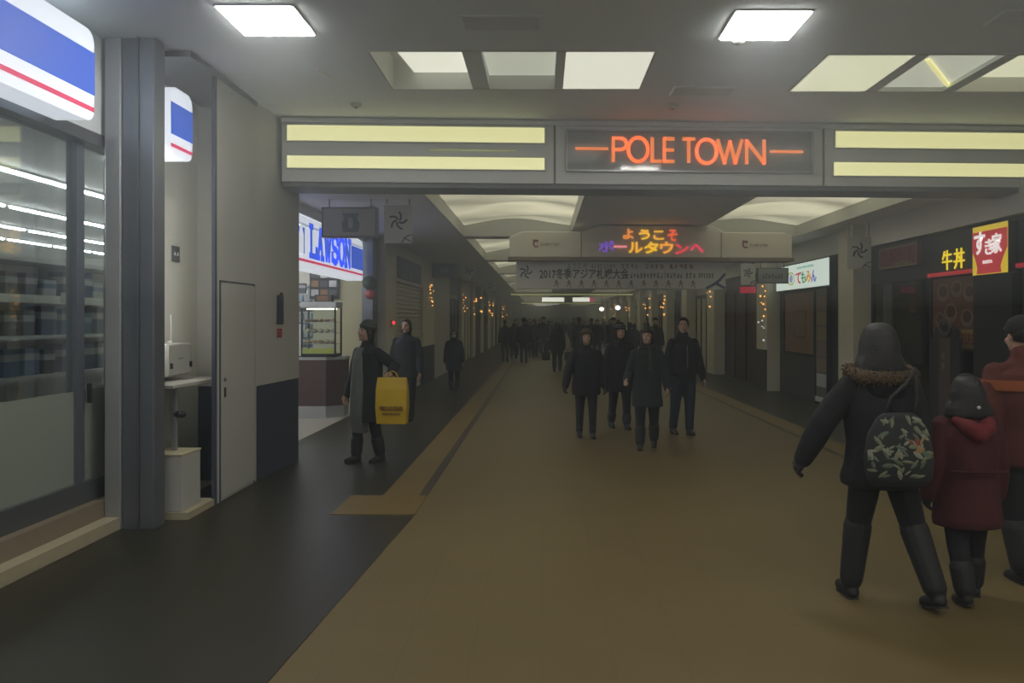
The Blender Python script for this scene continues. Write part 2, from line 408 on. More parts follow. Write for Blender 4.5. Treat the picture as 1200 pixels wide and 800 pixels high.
# small ceiling fittings
def fitting(x, y, z, kind, label):
    if kind == 'disc':
        t = thing('smoke_detector', label, 'smoke detector', (x, y, z))
        bm = bmesh.new(); loft(bm, [(0, 0, -.035, .03, .03), (0, 0, -.03, .045, .045), (0, 0, -.012, .055, .055), (0, 0, -.0005, .055, .055)], 20); obj('housing', bm, 'rec', t, True)
        bm = bmesh.new(); loft(bm, [(0, 0, -.045, .012, .012), (0, 0, -.035, .018, .018)], 12); obj('sensor', bm, 'frame', t)
    else:
        t = thing('ceiling_vent', label, 'vent', (x, y, z))
        bm = bmesh.new(); W, L = .30, .14
        for b in ((-W, -W+.02, -L, L), (W-.02, W, -L, L), (-W+.02, W-.02, -L, -L+.02), (-W+.02, W-.02, L-.02, L)): box(bm, *b, -.012, -.0005)
        obj('frame', bm, 'ceil', t)
        bm = bmesh.new()
        for k in range(9): box(bm, -W+.02, W-.02, -L+.03+k*.028, -L+.038+k*.028, -.011, -.0005)
        obj('louvre', bm, 'header', t)
    return t
fitting(1.55, 7.4, ZC, 'vent', 'slatted vent flush in the ceiling above the orange mall name')
fitting(-.30, 5.7, ZC, 'vent', 'slatted vent in the ceiling nearer than the triple lamps')
fitting(3.6, 5.6, ZC, 'vent', 'slatted vent in the ceiling beyond the square lamp on the restaurant side')
fitting(1.55, 6.05, ZC, 'disc', 'round smoke detector between square lamp and triple lamps')
fitting(-1.9, 7.85, ZC, 'disc', 'round smoke detector just before the strip lights of the beam')
fitting(1.35, 7.9, ZC, 'disc', 'round smoke detector just above the beam by the orange mall name')
fitting(-2.4, 10.8, ZC2, 'disc', 'round smoke detector in the low ceiling near the blue shop sign')
bm = bmesh.new(); box(bm, -.012, .012, -.16, .16, -.01, -.0005)
o = obj('ceiling_hook_rail', bm, 'shopwhite', None, loc=(-1.95, 6.9, ZC)); o.rotation_euler.z = -.15; tag(o, 'short pale rail fixed under the foreground ceiling', 'rail')

# ============================================================ THE SIGN BEAM
ang = math.radians(2.6); HM = Matrix.Translation((-2.83, 8.36, 0)) @ Matrix.Rotation(ang, 4, 'Z')
tan = math.tan(ang)
def hu(x):                                    # image column -> distance along the beam front, depth there
    k = (x-635)/F; Y = (8.36 + tan*2.83)/(1-tan*k); X = k*Y
    return (X+2.83)/math.cos(ang), Y
def hz(y, Y): return H0+(375-y)/F*Y
bm = bmesh.new(); box(bm, .0, 8.4, .0, .55, 3.15, ZC, HM); struct('wall_front', bm, 'header', 'wide grey sign beam across the concourse')
bm = bmesh.new(); box(bm, .0, 8.4, .04, .5, 3.10, 3.15, HM); struct('trim_5', bm, 'header_dark', 'dark underside rail of the sign beam')
bm = bmesh.new(); box(bm, .0, 8.4, -.03, 0, 3.79, 3.83, HM); struct('trim_6', bm, 'header', 'ledge along the top of the sign beam')
for i, x in enumerate((650, 965)):
    u, Y = hu(x); bm = bmesh.new(); box(bm, u-.012, u+.012, -.004, .0, 3.15, 3.79, HM); struct(f'trim_{7+i}', bm, 'header_dark', 'joint line between the panels of the sign beam, ' + ('before the mall name' if i == 0 else 'after the mall name'))
def strip(x0, x1, yt0, yb0, yt1, yb1, label):
    u0, Y0 = hu(x0); u1, Y1 = hu(x1) if x1 < 1200 else (8.38, 8.75)
    zt = (hz(yt0, Y0)+hz(yt1, Y1))/2; zb = (hz(yb0, Y0)+hz(yb1, Y1))/2
    t = thing('strip_light', label, 'strip light', group='strip lights of the sign beam'); t.matrix_world = HM @ at((u0+u1)/2, 0, (zt+zb)/2)
    w2, h2 = (u1-u0)/2, (zt-zb)/2
    bm = bmesh.new(); e = .012
    for b in ((-w2-e, w2+e, h2, h2+e), (-w2-e, w2+e, -h2-e, -h2), (-w2-e, -w2, -h2, h2), (w2, w2+e, -h2, h2)): box(bm, b[0], b[1], -.03, -.001, b[2], b[3])
    obj('frame', bm, 'header', t)
    bx('diffuser', (-w2, w2, -.014, -.001, -h2, h2), 'strip', t)
    bm = bmesh.new()
    n = max(1, int(w2*2/1.3))
    return t
strip(337, 638, 147, 164, 150, 169, 'upper yellow strip light on the beam, on the blue sign side of the mall name')
strip(337, 638, 181, 196, 187, 200, 'lower yellow strip light on the beam, on the blue sign side of the mall name')
strip(978, 1200, 154, 173, 157, 176, 'upper yellow strip light on the beam, on the restaurant side of the mall name')
strip(976, 1200, 190, 206, 193, 208, 'lower yellow strip light on the beam, on the restaurant side of the mall name')
# perforations in the beam between the strips
bm = bmesh.new(); rr = random.Random(3)
for k in range(26):
    x = 505+k*3.9; u, Y = hu(x); z = hz(175.5+ (k*.04), Y)
    box(bm, u-.008, u+.008, -.004, -.0005, z-.006-.008*rr.random(), z+.006, HM)
o = thing('indicator_strip', 'row of tiny yellow green dots on the beam between the two strip lights', 'indicator'); obj('lettering', bm, em('dot_green', (.5, .55, .1), .5), o)
ua, ub = hu(500)[0], hu(612)[0]; bm = bmesh.new(); box(bm, ua, ub, -.0004, .0, hz(181, 8.5), hz(171, 8.5), HM); obj('backing_strip', bm, 'header', o)
# mall name sign
u0, Y0 = hu(663); u1, Y1 = hu(951.5); zt, zb = (hz(152, Y0)+hz(155, Y1))/2, (hz(201, Y0)+hz(204, Y1))/2
ms = thing('mall_name_sign', 'grey glass sign panel on the beam with orange letters POLE TOWN', 'sign'); ms.matrix_world = HM @ at((u0+u1)/2, 0, (zt+zb)/2)
w2, h2 = (u1-u0)/2, (zt-zb)/2
bm = bmesh.new()
for b in ((-w2, w2, h2-.018, h2), (-w2, w2, -h2, -h2+.018), (-w2, -w2+.018, -h2, h2), (w2-.018, w2, -h2, h2)): box(bm, b[0], b[1], -.05, -.001, b[2], b[3])
obj('frame', bm, 'steel', ms)
M['signpanel'] = mat('sign_glass_panel', (.36, .39, .39), .08, spec=.8)
bx('panel', (-w2+.018, w2-.018, -.02, -.001, -h2+.018, h2-.018), 'signpanel', ms)
def lx(x):
    u, Y = hu(x); return u-(u0+u1)/2
for ch, xa, xb in (('P', 717, 734.5), ('O', 734.5, 759.5), ('L', 762.5, 774), ('E', 776.5, 789), ('T', 799, 813), ('O', 814, 839.5), ('W', 839, 869), ('N', 872.5, 895)):
    bm = bmesh.new(); hh = .250; a, b = lx(xa)+.01, lx(xb)-.01
    g = GL[ch]; gw = max(p[0] for l in g for p in l)
    za = -.112 - (0.012 if xa > 800 else 0)
    strokes(bm, g, .034, .010, a, za-.004+ (0.0 if ch != 'O' else -.006), (b-a)/gw, hh*(1 if ch != 'O' else 1.06))
    obj('letter', bm, 'e_orange', ms, mx=at(0, -.045, 0))
for xa, xb, dz in ((674, 712, 0.0), (901, 939, -.012)):
    bx('bar', (lx(xa), lx(xb), -.055, -.035, -.006+dz+.01, .018+dz+.01), 'e_orange', ms)

# ============================================================ BLUE-SIGN SHOP, near part
sbox('wall_left', (-12, -3.45, 2.0, 6.3, 3.09, 4.4), 'ceil', 'grey bulkhead above the near shop window')
sbox('wall_left', (-3.9, -3.45, -8, 2.0, 0, 4.4), 'wall', 'plain wall before the shop windows')
sbox('trim_9', (-3.62, -3.45, 2.0, 6.35, 3.0, 3.09), 'frame', 'dark head rail of the shop window')
sbox('trim_10', (-3.62, -3.3, 2.0, 6.0, .0, .10), 'kerb', 'pale stone kerb under the shop window')
sbox('trim_11', (-3.68, -3.42, 2.0, 6.35, .10, .235), 'riser', 'brown riser under the shop window')
sbox('trim_12', (-3.66, -3.50, 2.0, 6.35, .235, .40), 'frame', 'dark bottom rail of the shop window')
# window of two panes
wn = bpy.data.objects.new('window_1', None); C.objects.link(wn); wn['kind'] = 'structure'; wn['label'] = 'tall shop window with frosted lower part beside the steel column'; wn['category'] = 'window'
bm = bmesh.new()
for y in (2.04, 3.95, 5.86, 6.36): box(bm, -3.60, -3.52, y-.05, y+.05, .40, 3.0)
obj('frame', bm, 'steel_dark', wn)
for a, b in ((2.09, 3.90), (4.0, 5.81), (5.91, 6.31)):
    bx('pane', (-3.557, -3.548, a, b, .40, 3.0), 'glass', wn)
    M.setdefault('frost', mat('frosted_film', (.26, .285, .245), .6))
    bx('frosted_film', (-3.545, -3.542, a, b, .40, 1.10), 'frost', wn)
bx('handle', (-3.52, -3.49, 5.94, 5.96, 1.0, 1.15), 'black', wn)
# the brushed steel column
cm = bpy.data.objects.new('wall_left', None)
bm = bmesh.new(); box(bm, -3.42, -3.29, 6.0, 6.45, 0, ZC); struct('trim_13', bm, 'steel', 'pale steel jamb beside the shop window', bevel=.01)
bm = bmesh.new(); box(bm, -3.285, -3.15, 6.02, 6.35, 0, ZC); struct('trim_14', bm, 'steel_dark', 'dark middle strip of the steel column')
bm = bmesh.new(); box(bm, -3.15, -3.03, 6.0, 6.18, 0, ZC); struct('trim_15', bm, 'steel_dark', 'polished dark steel face of the column', bevel=.012)
bm = bmesh.new(); box(bm, -3.158, -3.145, 5.985, 6.02, 0, ZC); struct('trim_16', bm, 'frame', 'thin joint strip of the steel column')
# recess behind the column
sbox('wall_left', (-3.62, -3.5, 6.45, 8.9, 0, ZC), 'shopwhite', 'beige back wall of the recess behind the steel column')
sbox('trim_17', (-3.5, -2.9, 6.3, 6.84, .001, .06), 'kerb', 'pale stone sill of the recess behind the steel column')
sbox('wall_left', (-2.925, -2.9, 6.84, 7.8, 0, ZC), 'wall', 'beige panelled wall with a flush service door')
sbox('trim_18', (-2.925, -2.893, 6.80, 6.84, 0, ZC), 'seam', 'dark joint strip at the edge of the panelled wall')
sbox('trim_19', (-3.45, -2.88, 6.30, 7.78, ZC-.05, ZC-.001), 'frame', 'dark shadow-gap rail at the top of the panelled wall')
bm = bmesh.new(); prism(bm, [(-3.5, 7.8), (-2.9, 7.8), (-2.83, 8.95), (-3.5, 8.95)], .97, ZC); struct('wall_left', bm, 'wall', 'beige pillar under the end of the sign beam')
bm = bmesh.new(); prism(bm, [(-3.5, 7.82), (-2.905, 7.82), (-2.835, 8.945), (-3.5, 8.945)], 0, .97); struct('baseboard_left', bm, 'navy', 'tall dark navy base of the beige pillar')
# flush service door
d = bpy.data.objects.new('door_1', None); C.objects.link(d); d['kind'] = 'structure'; d['label'] = 'flush beige service door in the panelled wall'; d['category'] = 'door'
bx('door_leaf', (-2.899, -2.885, 6.92, 7.72, .03, 1.98), 'wall', d, bevel=.003)
bm = bmesh.new()
for b in ((6.905, 6.915, .0, 2.0), (7.725, 7.735, .0, 2.0), (6.905, 7.735, 1.99, 2.0)): box(bm, -2.9, -2.889, b[0], b[1], b[2], b[3])
obj('door_gap', bm, 'seam', d)
bm = bmesh.new(); tube(bm, [(-2.886, 6.985, 1.10), (-2.874, 6.985, 1.10)], .018, 16); obj('lock', bm, 'frame', d, True)
bx('door_pull', (-2.886, -2.874, 6.97, 7.0, .94, 1.03), 'black', d, bevel=.004)
# items of the recess
t = thing('wall_socket', 'dark square socket plate with two small white marks on the recess wall', 'socket', (-3.497, 7.32, 2.27), PI/2)
bx('plate', (-.075, .075, -.012, 0, -.075, .075), 'frame', t, bevel=.004)
for s in (-1, 1):
    bm = bmesh.new(); prism(bm, [(-.018, -.014), (.018, -.014), (0, .018)], -.003, .003, Matrix.Rotation(PI/2, 4, 'X')); obj('mark', bm, 'white', t, mx=at(s*.028, -.014, 0))
t = thing('wall_cabinet', 'small white wall cabinet with two dark latches in the recess', 'cabinet', (-3.497, 7.02, 1.28), PI/2)
bx('body', (-.30, .14, -.22, 0, -.14, .15), 'wall', t, bevel=.008); bx('lid', (-.30, .14, -.232, -.22, -.13, .14), 'wall', t, bevel=.004)
for s in (-.26, .11): bx('latch', (s-.014, s+.014, -.245, -.232, -.07, -.02), 'black', t)
bx('label_plate', (-.12, -.02, -.235, -.232, .01, .02), 'frame', t)
o = bx('wall_shelf', (-3.497, -3.05, 6.35, 7.35, 1.07, 1.10), 'wall', None, bevel=.004); tag(o, 'pale shelf under the small white wall cabinet', 'shelf')
t = thing('shelf_post', 'grey metal post with a dark knob under the pale shelf', 'post', (-3.12, 6.52, .061))
bx('pole', (-.02, .02, -.02, .02, 0, 1.005), 'steel', t); bx('pole_base', (-.05, .05, -.05, .05, 0, .012), 'steel', t)
bm = bmesh.new(); capsule(bm, [(.02, 0, .78), (.07, 0, .78)], .028); obj('knob', bm, 'black', t, True)
t = thing('plinth_box', 'low beige box standing in the recess behind the steel column', 'box', (-3.22, 6.50, .061))
bx('body', (-.24, .26, -.18, .16, 0, .46), 'wall', t, bevel=.006); bx('lid', (-.245, .265, -.185, .165, .46, .475), 'cream', t, bevel=.003)
t = thing('antenna', 'thin white antenna standing on the small wall cabinet', 'antenna', (-3.42, 7.08, 1.431))
bm = bmesh.new(); tube(bm, [(0, 0, 0), (0, 0, .26)], .006); obj('rod', bm, 'white', t, True); bx('base', (-.02, .02, -.02, .02, 0, .02), 'white', t)
# notice on the pillar
t = thing('pillar_notice', 'dark narrow notice holder with red print below on the beige pillar', 'sign', (-2.864, 8.38, 1.72), PI/2 - .06)
bx('holder', (-.075, .075, -.02, -.001, -.12, .19), 'navy', t, bevel=.004); bx('clip', (-.035, .035, -.028, -.02, .19, .22), 'black', t)
marks('red_print', t, at(0, -.004, -.22), .14, .10, 5, 'inkred')

# ---- blue and white light-box signs
def stripe_sign(x, y0, y1, z0, z1, label, near=True, full=True, dp=.22, letters=False):
    L = y1-y0; H = z1-z0; cy, cz = (y0+y1)/2, (z0+z1)/2
    t = thing('light_box_sign', label, 'shop sign', (x, cy, cz), PI/2)
    bm = bmesh.new(); r = .09; w_, h_ = L/2, H/2
    poly = []
    for (sx, sz, a0) in ((1, 1, 0), (-1, 1, 90), (-1, -1, 180), (1, -1, 270)):
        for q in range(6):
            a = math.radians(a0+90*q/5); poly.append((sx*(w_-r)+r*math.cos(a), sz*(h_-r)+r*math.sin(a)))
    prism(bm, poly, 0, dp, Matrix.Rotation(-PI/2, 4, 'X') @ Matrix.Scale(-1, 4, (0, 1, 0)))
    obj('housing', bm, 'e_white' if near else 'e_white', t)
    f = -.004
    def band(fr0, fr1, a, b, m, nm):      # fractions down from the top
        return bx(nm, (a, b, f-.002, 0, h_-fr1*H, h_-fr0*H), m, t)
    if not letters:
        band(.235, .70, -w_, w_-.001, 'e_blue2', 'blue_band'); band(.835, .885, -w_, w_-.006, 'e_red', 'red_line')
    return t, w_, h_, H, band
stripe_sign(-3.16, 2.4, 5.42, 3.03, 3.67, 'large white lit sign with blue band and red line over the near shop window')
stripe_sign(-3.15, 6.52, 6.92, 3.05, 3.64, 'short end of a white lit sign with blue band behind the steel column', dp=.348)
t = thing('recess_fill_lamp', 'slim vertical lamp fixed to the rear of the steel column, lighting the recess', 'lamp', (-3.30, 6.452, 2.25))  # unseen lamp added behind the column to brighten the recess wall
bx('housing', (-.05, .05, .0, .03, -.85, .85), 'white', t); bx('diffuser', (-.04, .04, .03, .05, -.83, .83), em('recess_fill', (1, .99, .92), 9), t)
# ============================================================ BLUE-SIGN SHOP, part beyond the beam
t, w_, h_, HH, band = stripe_sign(-3.3, 9.2, 14.15, 2.36, 3.08, 'white lit sign reading LAWSON in blue above the open shop front', letters=True, dp=.25)
def sx_(x): return onX(x, -3.3) - (9.2+14.15)/2
band(.22, .72, -w_+.05, sx_(356.5), 'e_blue', 'blue_band'); band(.20, .74, sx_(411.5), w_-.001, 'e_blue', 'blue_band'); band(.82, .87, -w_+.05, w_-.02, 'e_red', 'red_line')
band(.14, .18, -w_+.05, w_-.05, 'e_white2', 'hairline')
# slab-serif letters, each with a thin white slit as in blue outlined lettering
SL = {'L': [[(.1, 1), (.45, 1)], [(.27, 1), (.27, 0)], [(.1, 0), (1, 0), (1, .28)]],
      'A': [[(.05, 0), (.35, 0)], [(.2, 0), (.5, 1), (.8, 0)], [(.65, 0), (1, 0)], [(.33, .38), (.67, .38)]],
      'W': [[(0, 1), (.25, 1)], [(.12, 1), (.32, 0), (.5, .8), (.68, 0), (.88, 1)], [(.75, 1), (1, 1)]],
      'S': [[(.9, .72), (.9, .95)], arc(.5, .74, .38, .26, 20, 270, 10), arc(.5, .25, .4, .25, 90, -160, 10), [(.1, .05), (.1, .3)]],
      'O': [arc(.5, .5, .40, .5, 0, 360, 20)],
      'N': [[(0, 1), (.3, 1)], [(.17, 1), (.17, 0)], [(0, 0), (.32, 0)], [(.17, 1), (.83, 0)], [(.83, 0), (.83, 1)], [(.68, 1), (1, 1)]]}
cols = [361.5, 370.5, 379, 388, 396, 403.5, 410.5]
for i, ch in enumerate('LAWSON'):
    a, b = sx_(cols[i]), sx_(cols[i+1]); g = .03*(b-a)
    bm = bmesh.new(); strokes(bm, SL[ch], .085 if i < 3 else .10, .004, a+g, -.5*HH*.58+.05, (b-a)-2*g, HH*.58); obj('letter', bm, 'e_blue', t, mx=at(0, -.008, 0))
bm = bmesh.new(); prism(bm, [(-.10, -.2), (.10, -.2), (.10, .06), (.05, .14), (.05, .2), (-.05, .2), (-.05, .14), (-.10, .06)], -.003, .003, Matrix.Rotation(PI/2, 4, 'X')); obj('milk_can_emblem', bm, 'e_white', t, mx=at(sx_(352), -.012, .03))

# shop shell
sbox('floor', (-12, -3.3, 2.0, 18, .0005, .006), 'shopfloor', 'pale tiled floor inside the blue-sign shop')
sbox('ceiling', (-12, -3.62, 2.0, 18, 3.08, 3.14), 'shopceil', 'pale ceiling inside the blue-sign shop')
sbox('ceiling', (-3.62, -3.3, 8.95, 14.6, 3.10, 3.24), 'ceil2', 'grey soffit over the open shop front')
sbox('wall_left', (-12.2, -12, 2.0, 18, 0, 3.2), 'shopwhite', 'far side wall inside the blue-sign shop')
sbox('wall_left', (-12.2, -3.3, 18, 18.2, 0, 3.2), 'shopwhite', 'rear wall inside the blue-sign shop')
sbox('wall_left', (-12.2, -3.9, 1.8, 2.0, 0, 3.2), 'shopwhite', 'near wall inside the blue-sign shop')
sbox('wall_left', (-4.35, -3.35, 14.6, 14.72, 0, 3.10), 'cream', 'cream end wall of the open shop front')
sbox('wall_left', (-3.35, -3.15, 14.3, 14.72, 0, 3.24), 'steel_dark', 'bluish pillar at the far corner of the shop front')
# tube lights: one object per fitting
tb = thing('fluorescent_tube_light', '', 'tube light')
bm = bmesh.new(); tube(bm, [(0, -.58, -.035), (0, .58, -.035)], .016, 8); obj('tube', bm, 'tube', tb, True)
bx('housing', (-.04, .04, -.6, .6, -.02, 0), 'white', tb)
k = 0
rows = ((-5.02, 'nearest the window'), (-6.6, 'second from the window'), (-8.07, 'third from the window'), (-9.3, 'farthest from the window'))
for X, wh in rows:
    y = 5.0
    while y < 17.3:
        o = tb if k == 0 else copy_tree(tb); k += 1
        o.location = (X, y, 3.078); o['label'] = f'fluorescent tube under the shop ceiling in the row {wh}'; o['group'] = f'ceiling tubes, row {wh}'
        y += 1.28
# shelving seen through the window
def gondola(x, y0, y1, h, label, shelves, depth=.4):
    L = y1-y0
    t = thing('shop_shelving', label, 'shelving', (x, (y0+y1)/2, .006), PI/2)
    bx('back_panel', (-L/2, L/2, 0, .02, 0, h), 'white', t)
    for z in shelves: bx('shelf', (-L/2, L/2, -depth, 0, z-.03, z), 'white', t)
    for s in (-L/2, L/2-.03): bx('upright', (s, s+.03, -depth, 0, 0, h), 'white', t)
    bx('top_panel', (-L/2, L/2, -depth, .02, h, h+.04), 'white', t)
    bx('price_rail', (-L/2, L/2, -depth-.008, -depth, shelves[-1]-.05, shelves[-1]+.02), 'shopwhite', t)
    return t
M['gblue'] = mat('pack_blue', (.10, .17, .30), .45); M['gteal'] = mat('pack_teal', (.12, .22, .28), .45); M['gnavy'] = mat('pack_navy', (.05, .08, .16), .45)
M['gpale'] = mat('pack_pale', (.45, .47, .48), .5); M['gdark'] = mat('pack_dark', (.07, .07, .08), .5); M['gyel'] = mat('pack_yellow', (.5, .4, .12), .5); M['gbrn'] = mat('pack_brown', (.25, .13, .06), .5)
gondola(-4.75, 4.9, 8.9, 2.13, 'long white shelving unit full of packets just inside the shop window', [.35, .75, 1.15, 1.5, 1.83])
protos = {}
def pack(kind, w_, d_, h_, m):
    t = thing('packet', 'small packaged item standing on the shelving inside the window', 'packet')
    bx('carton', (-w_/2, w_/2, -d_/2, d_/2, 0, h_), m, t, bevel=.006); bx('print_band', (-w_/2-.001, w_/2+.001, -d_/2-.001, d_/2+.001, h_*.55, h_*.8), 'gpale' if m != 'gpale' else 'gblue', t)
    return t
kinds = [pack(0, .20, .12, .24, 'gblue'), pack(1, .16, .14, .20, 'gteal'), pack(2, .22, .14, .26, 'gnavy'), pack(3, .18, .12, .17, 'gpale'), pack(4, .15, .12, .22, 'gdark')]
used = set(); rr = random.Random(11)
for si, z in enumerate([1.15, 1.5, 1.83]):
    y = 5.15
    while y < 8.75:
        ki = rr.choice([0, 0, 1, 2, 2, 4] if si < 2 else [2, 3, 4, 3])
        o = kinds[ki] if ki not in used else copy_tree(kinds[ki]); used.add(ki)
        o.location = (-4.75+.20, y, .006+z); o.rotation_euler.z = PI/2
        o['label'] = 'small packaged item on the ' + ['middle', 'upper', 'top'][si] + ' shelf of the unit inside the window'; o['group'] = 'packaged goods on the ' + ['middle', 'upper', 'top'][si] + ' shelf'
        y += rr.uniform(.235, .30)
# price card lit white on the shelf
o = bx('price_card', (-4.341, -4.336, 6.93, 7.17, 1.80, 1.89), 'paper'); tag(o, 'small white card clipped to the top shelf edge inside the window', 'card')
gondola(-7.6, 5.2, 12.5, 1.6, 'low white shelving unit in the depth of the shop', [.3, .7, 1.1, 1.45])
# upright drinks cooler far in the shop
t = thing('drinks_cooler', 'tall silver cooler with dark shelves seen through the open shop front', 'cooler', (-5.6, 17.4, .006))
bx('cabinet', (-1.2, 1.2, .1, .55, 0, 2.35), 'steel', t)
for z in (.4, .8, 1.2, 1.6, 2.0): bx('shelf', (-1.15, 1.15, -.2, .1, z-.02, z), 'white', t)
for s in (-1.2, 1.17): bx('side_panel', (s, s+.03, -.25, .1, 0, 2.35), 'steel', t)
bx('lamp_strip', (-1.15, 1.15, -.25, -.2, 2.2, 2.3), em('cooler_lamp', (.8, .9, 1), 1.2), t)
rr = random.Random(5); b0 = None
for z in (.8, 1.2, 1.6, 2.0):
    for i in range(11):
        if b0 is None:
            b0 = thing('drink_bottle', 'bottle standing in the tall cooler at the back of the shop', 'bottle', group='bottles in the cooler')
            bm = bmesh.new(); loft(bm, [(0, 0, 0, .035, .035), (0, 0, .15, .035, .035), (0, 0, .20, .014, .014), (0, 0, .23, .014, .014)], 10); obj('bottle_body', bm, 'gteal', b0, True)
            bm = bmesh.new(); loft(bm, [(0, 0, .23, .016, .016), (0, 0, .25, .016, .016)], 8); obj('cap', bm, 'white', b0); o = b0
        else: o = copy_tree(b0)
        o.location = (-5.6-1.05+i*.21, 17.30, .006+z)
# magazine rack seen through the open front (dark crowded shelves)
t = thing('snack_rack', 'dark wire rack crowded with goods behind the hot food case', 'rack', (-4.9, 15.0, .006))
for z in (.4, .75, 1.1, 1.45, 1.8, 2.15): bx('shelf', (-.55, .5, -.15, .15, z-.02, z), 'steel', t)
for sx in (-.55, .48):
    for sy in (-.15, .13): bx('upright', (sx, sx+.02, sy, sy+.02, 0, 2.3), 'frame', t)
sn = [pack(5, .13, .1, .2, 'gdark'), pack(6, .13, .1, .18, 'gpale'), pack(7, .13, .1, .22, 'gnavy')]; us = set()
for z in (.75, 1.1, 1.45, 1.8, 2.15):
    for i in range(6):
        ki = rr.randrange(3); o = sn[ki] if ki not in us else copy_tree(sn[ki]); us.add(ki)
        o.location = (-4.9-.42+i*.165, 14.97, .006+z); o['label'] = 'small packet on the dark wire rack behind the hot food case'; o['group'] = 'packets on the wire rack'
# counter with hot food case
t = thing('shop_counter', 'dark brown counter with silver kick plate at the shop front', 'counter', (-3.70, 13.0, .006))
poly = [(-.75, .3), (-.75, -.2), (.10, -.2), (.36, .0), (.36, .3)]
def pr(name, z0, z1, grow, m):
    bm = bmesh.new(); prism(bm, [(x*(1+grow), y*(1+grow)) for x, y in poly], z0, z1); return obj(name, bm, m, t)
M['counter'] = mat('dark_brown_laminate', (.075, .045, .042), .4)
pr('kick_plate', 0, .20, -.02, 'steel'); pr('body', .20, .97, 0, 'counter'); pr('worktop', .97, 1.02, .04, 'gpale')
t = thing('hot_food_case', 'lit glass hot food case with four tiers on the dark counter', 'display case', (-3.72, 12.98, 1.026))
bx('base', (-.29, .29, -.2, .2, 0, .05), 'blackmetal', t); bx('top', (-.30, .30, -.2, .2, .82, .92), 'steel', t, bevel=.01)
for sx in (-.29, .265):
    for sy in (-.2, .175): bx('post', (sx, sx+.025, sy, sy+.025, .05, .82), 'blackmetal', t)
for z in (.22, .40, .58): bx('shelf', (-.265, .265, -.17, .17, z-.008, z), 'steel', t)
bx('glass_front', (-.265, .265, -.197, -.192, .05, .82), 'glass', t)
bx('case_lamp', (-.25, .25, -.03, .03, .79, .815), em('case_lamp', (1, .95, .8), 2.5), t)
bx('lower_panel', (-.265, .265, -.204, -.198, .06, .14), mat('green_yellow_panel', (.35, .4, .08), .5), t)
fd = []
for nm, lb, r, m in (('fried_bun', 'round pale bun', (.05, .05, .035), mat('bun', (.6, .5, .35), .6)), ('fried_snack', 'golden fried snack', (.05, .04, .03), mat('fried', (.55, .28, .06), .5)), ('grilled_skewer', 'brown grilled snack', (.07, .03, .025), mat('grilled', (.2, .09, .04), .5))):
    bm = bmesh.new(); ball(bm, (0, 0, r[2]), r, 12, 8); o = obj(nm, bm, m, None, True); tag(o, lb, 'food'); fd.append((o, lb))
cnt = 0; us = set(); rr = random.Random(2)
for zi, z in enumerate((.05, .22, .40, .58)):
    for i in range(5):
        ki = rr.choice([0, 1, 1, 2]) if zi != 2 else 0
        o, lb = fd[ki]
        if ki in us: o = o.copy(); C.objects.link(o)
        us.add(ki); tn = ['bottom', 'second', 'third', 'top'][zi]
        o.location = (-3.72-.21+i*.105, 12.93, 1.026+z+.001); o['label'] = f'{lb} on the {tn} tier of the hot food case'; o['group'] = f'{lb}s on the {tn} tier'
t = thing('menu_box', 'small black box with a warm picture on top of the hot food case', 'box', (-3.66, 13.0, 1.947))
bx('body', (-.17, .12, -.08, .08, 0, .12), 'dark', t, bevel=.01); bx('picture', (-.12, .06, -.085, -.08, .02, .10), 'gbrn', t)
t = thing('paper_sign', 'small white sheet with blue mark beside the hot food case', 'sign', (-4.12, 12.9, 1.026))
bx('sheet', (-.08, .08, -.005, 0, 0, .55), 'white', t); bx('blue_mark', (-.05, .03, -.008, -.005, .33, .42), 'gblue', t); bx('foot', (-.09, .09, -.04, .04, 0, .015), 'black', t)
# dark fridge behind, menu on wall
t = thing('menu_board', 'dark picture menu board above the hot food case', 'menu board', (-4.12, 14.55, 2.42))
bx('board', (-.28, .28, 0, .03, -.38, .36), 'blackmetal', t)
for i in range(3): 
    for j in range(4): bx('menu_photo', (-.25+i*.17, -.11+i*.17, -.004, 0, -.32+j*.17, -.20+j*.17), ['gpale', 'gbrn', 'gdark', 'steel'][(i+j) % 4], t)
for (x, z, m, l) in ((431, 331, 'dkgreen', 'round dark green sign disc on the bluish pillar'), (431.5, 344.5, 'dkred', 'round red lamp disc under the green disc')):
    M.setdefault('dkgreen', mat('dark_green', (.04, .07, .05), .5)); M.setdefault('dkred', mat('dull_red', (.35, .05, .05), .5))
    p = P(x, z, 14.1)
    t = thing('wall_disc', l, 'sign disc', (p.x, 14.285, p.z))
    bm = bmesh.new(); tube(bm, [(0, 0, 0), (0, -.06, 0)], .13 if m == 'dkgreen' else .09, 20); obj('disc', bm, m, t, True)
    bm = bmesh.new(); tube(bm, [(0, .012, 0), (0, -.001, 0)], .05, 12); obj('bracket', bm, 'black', t)

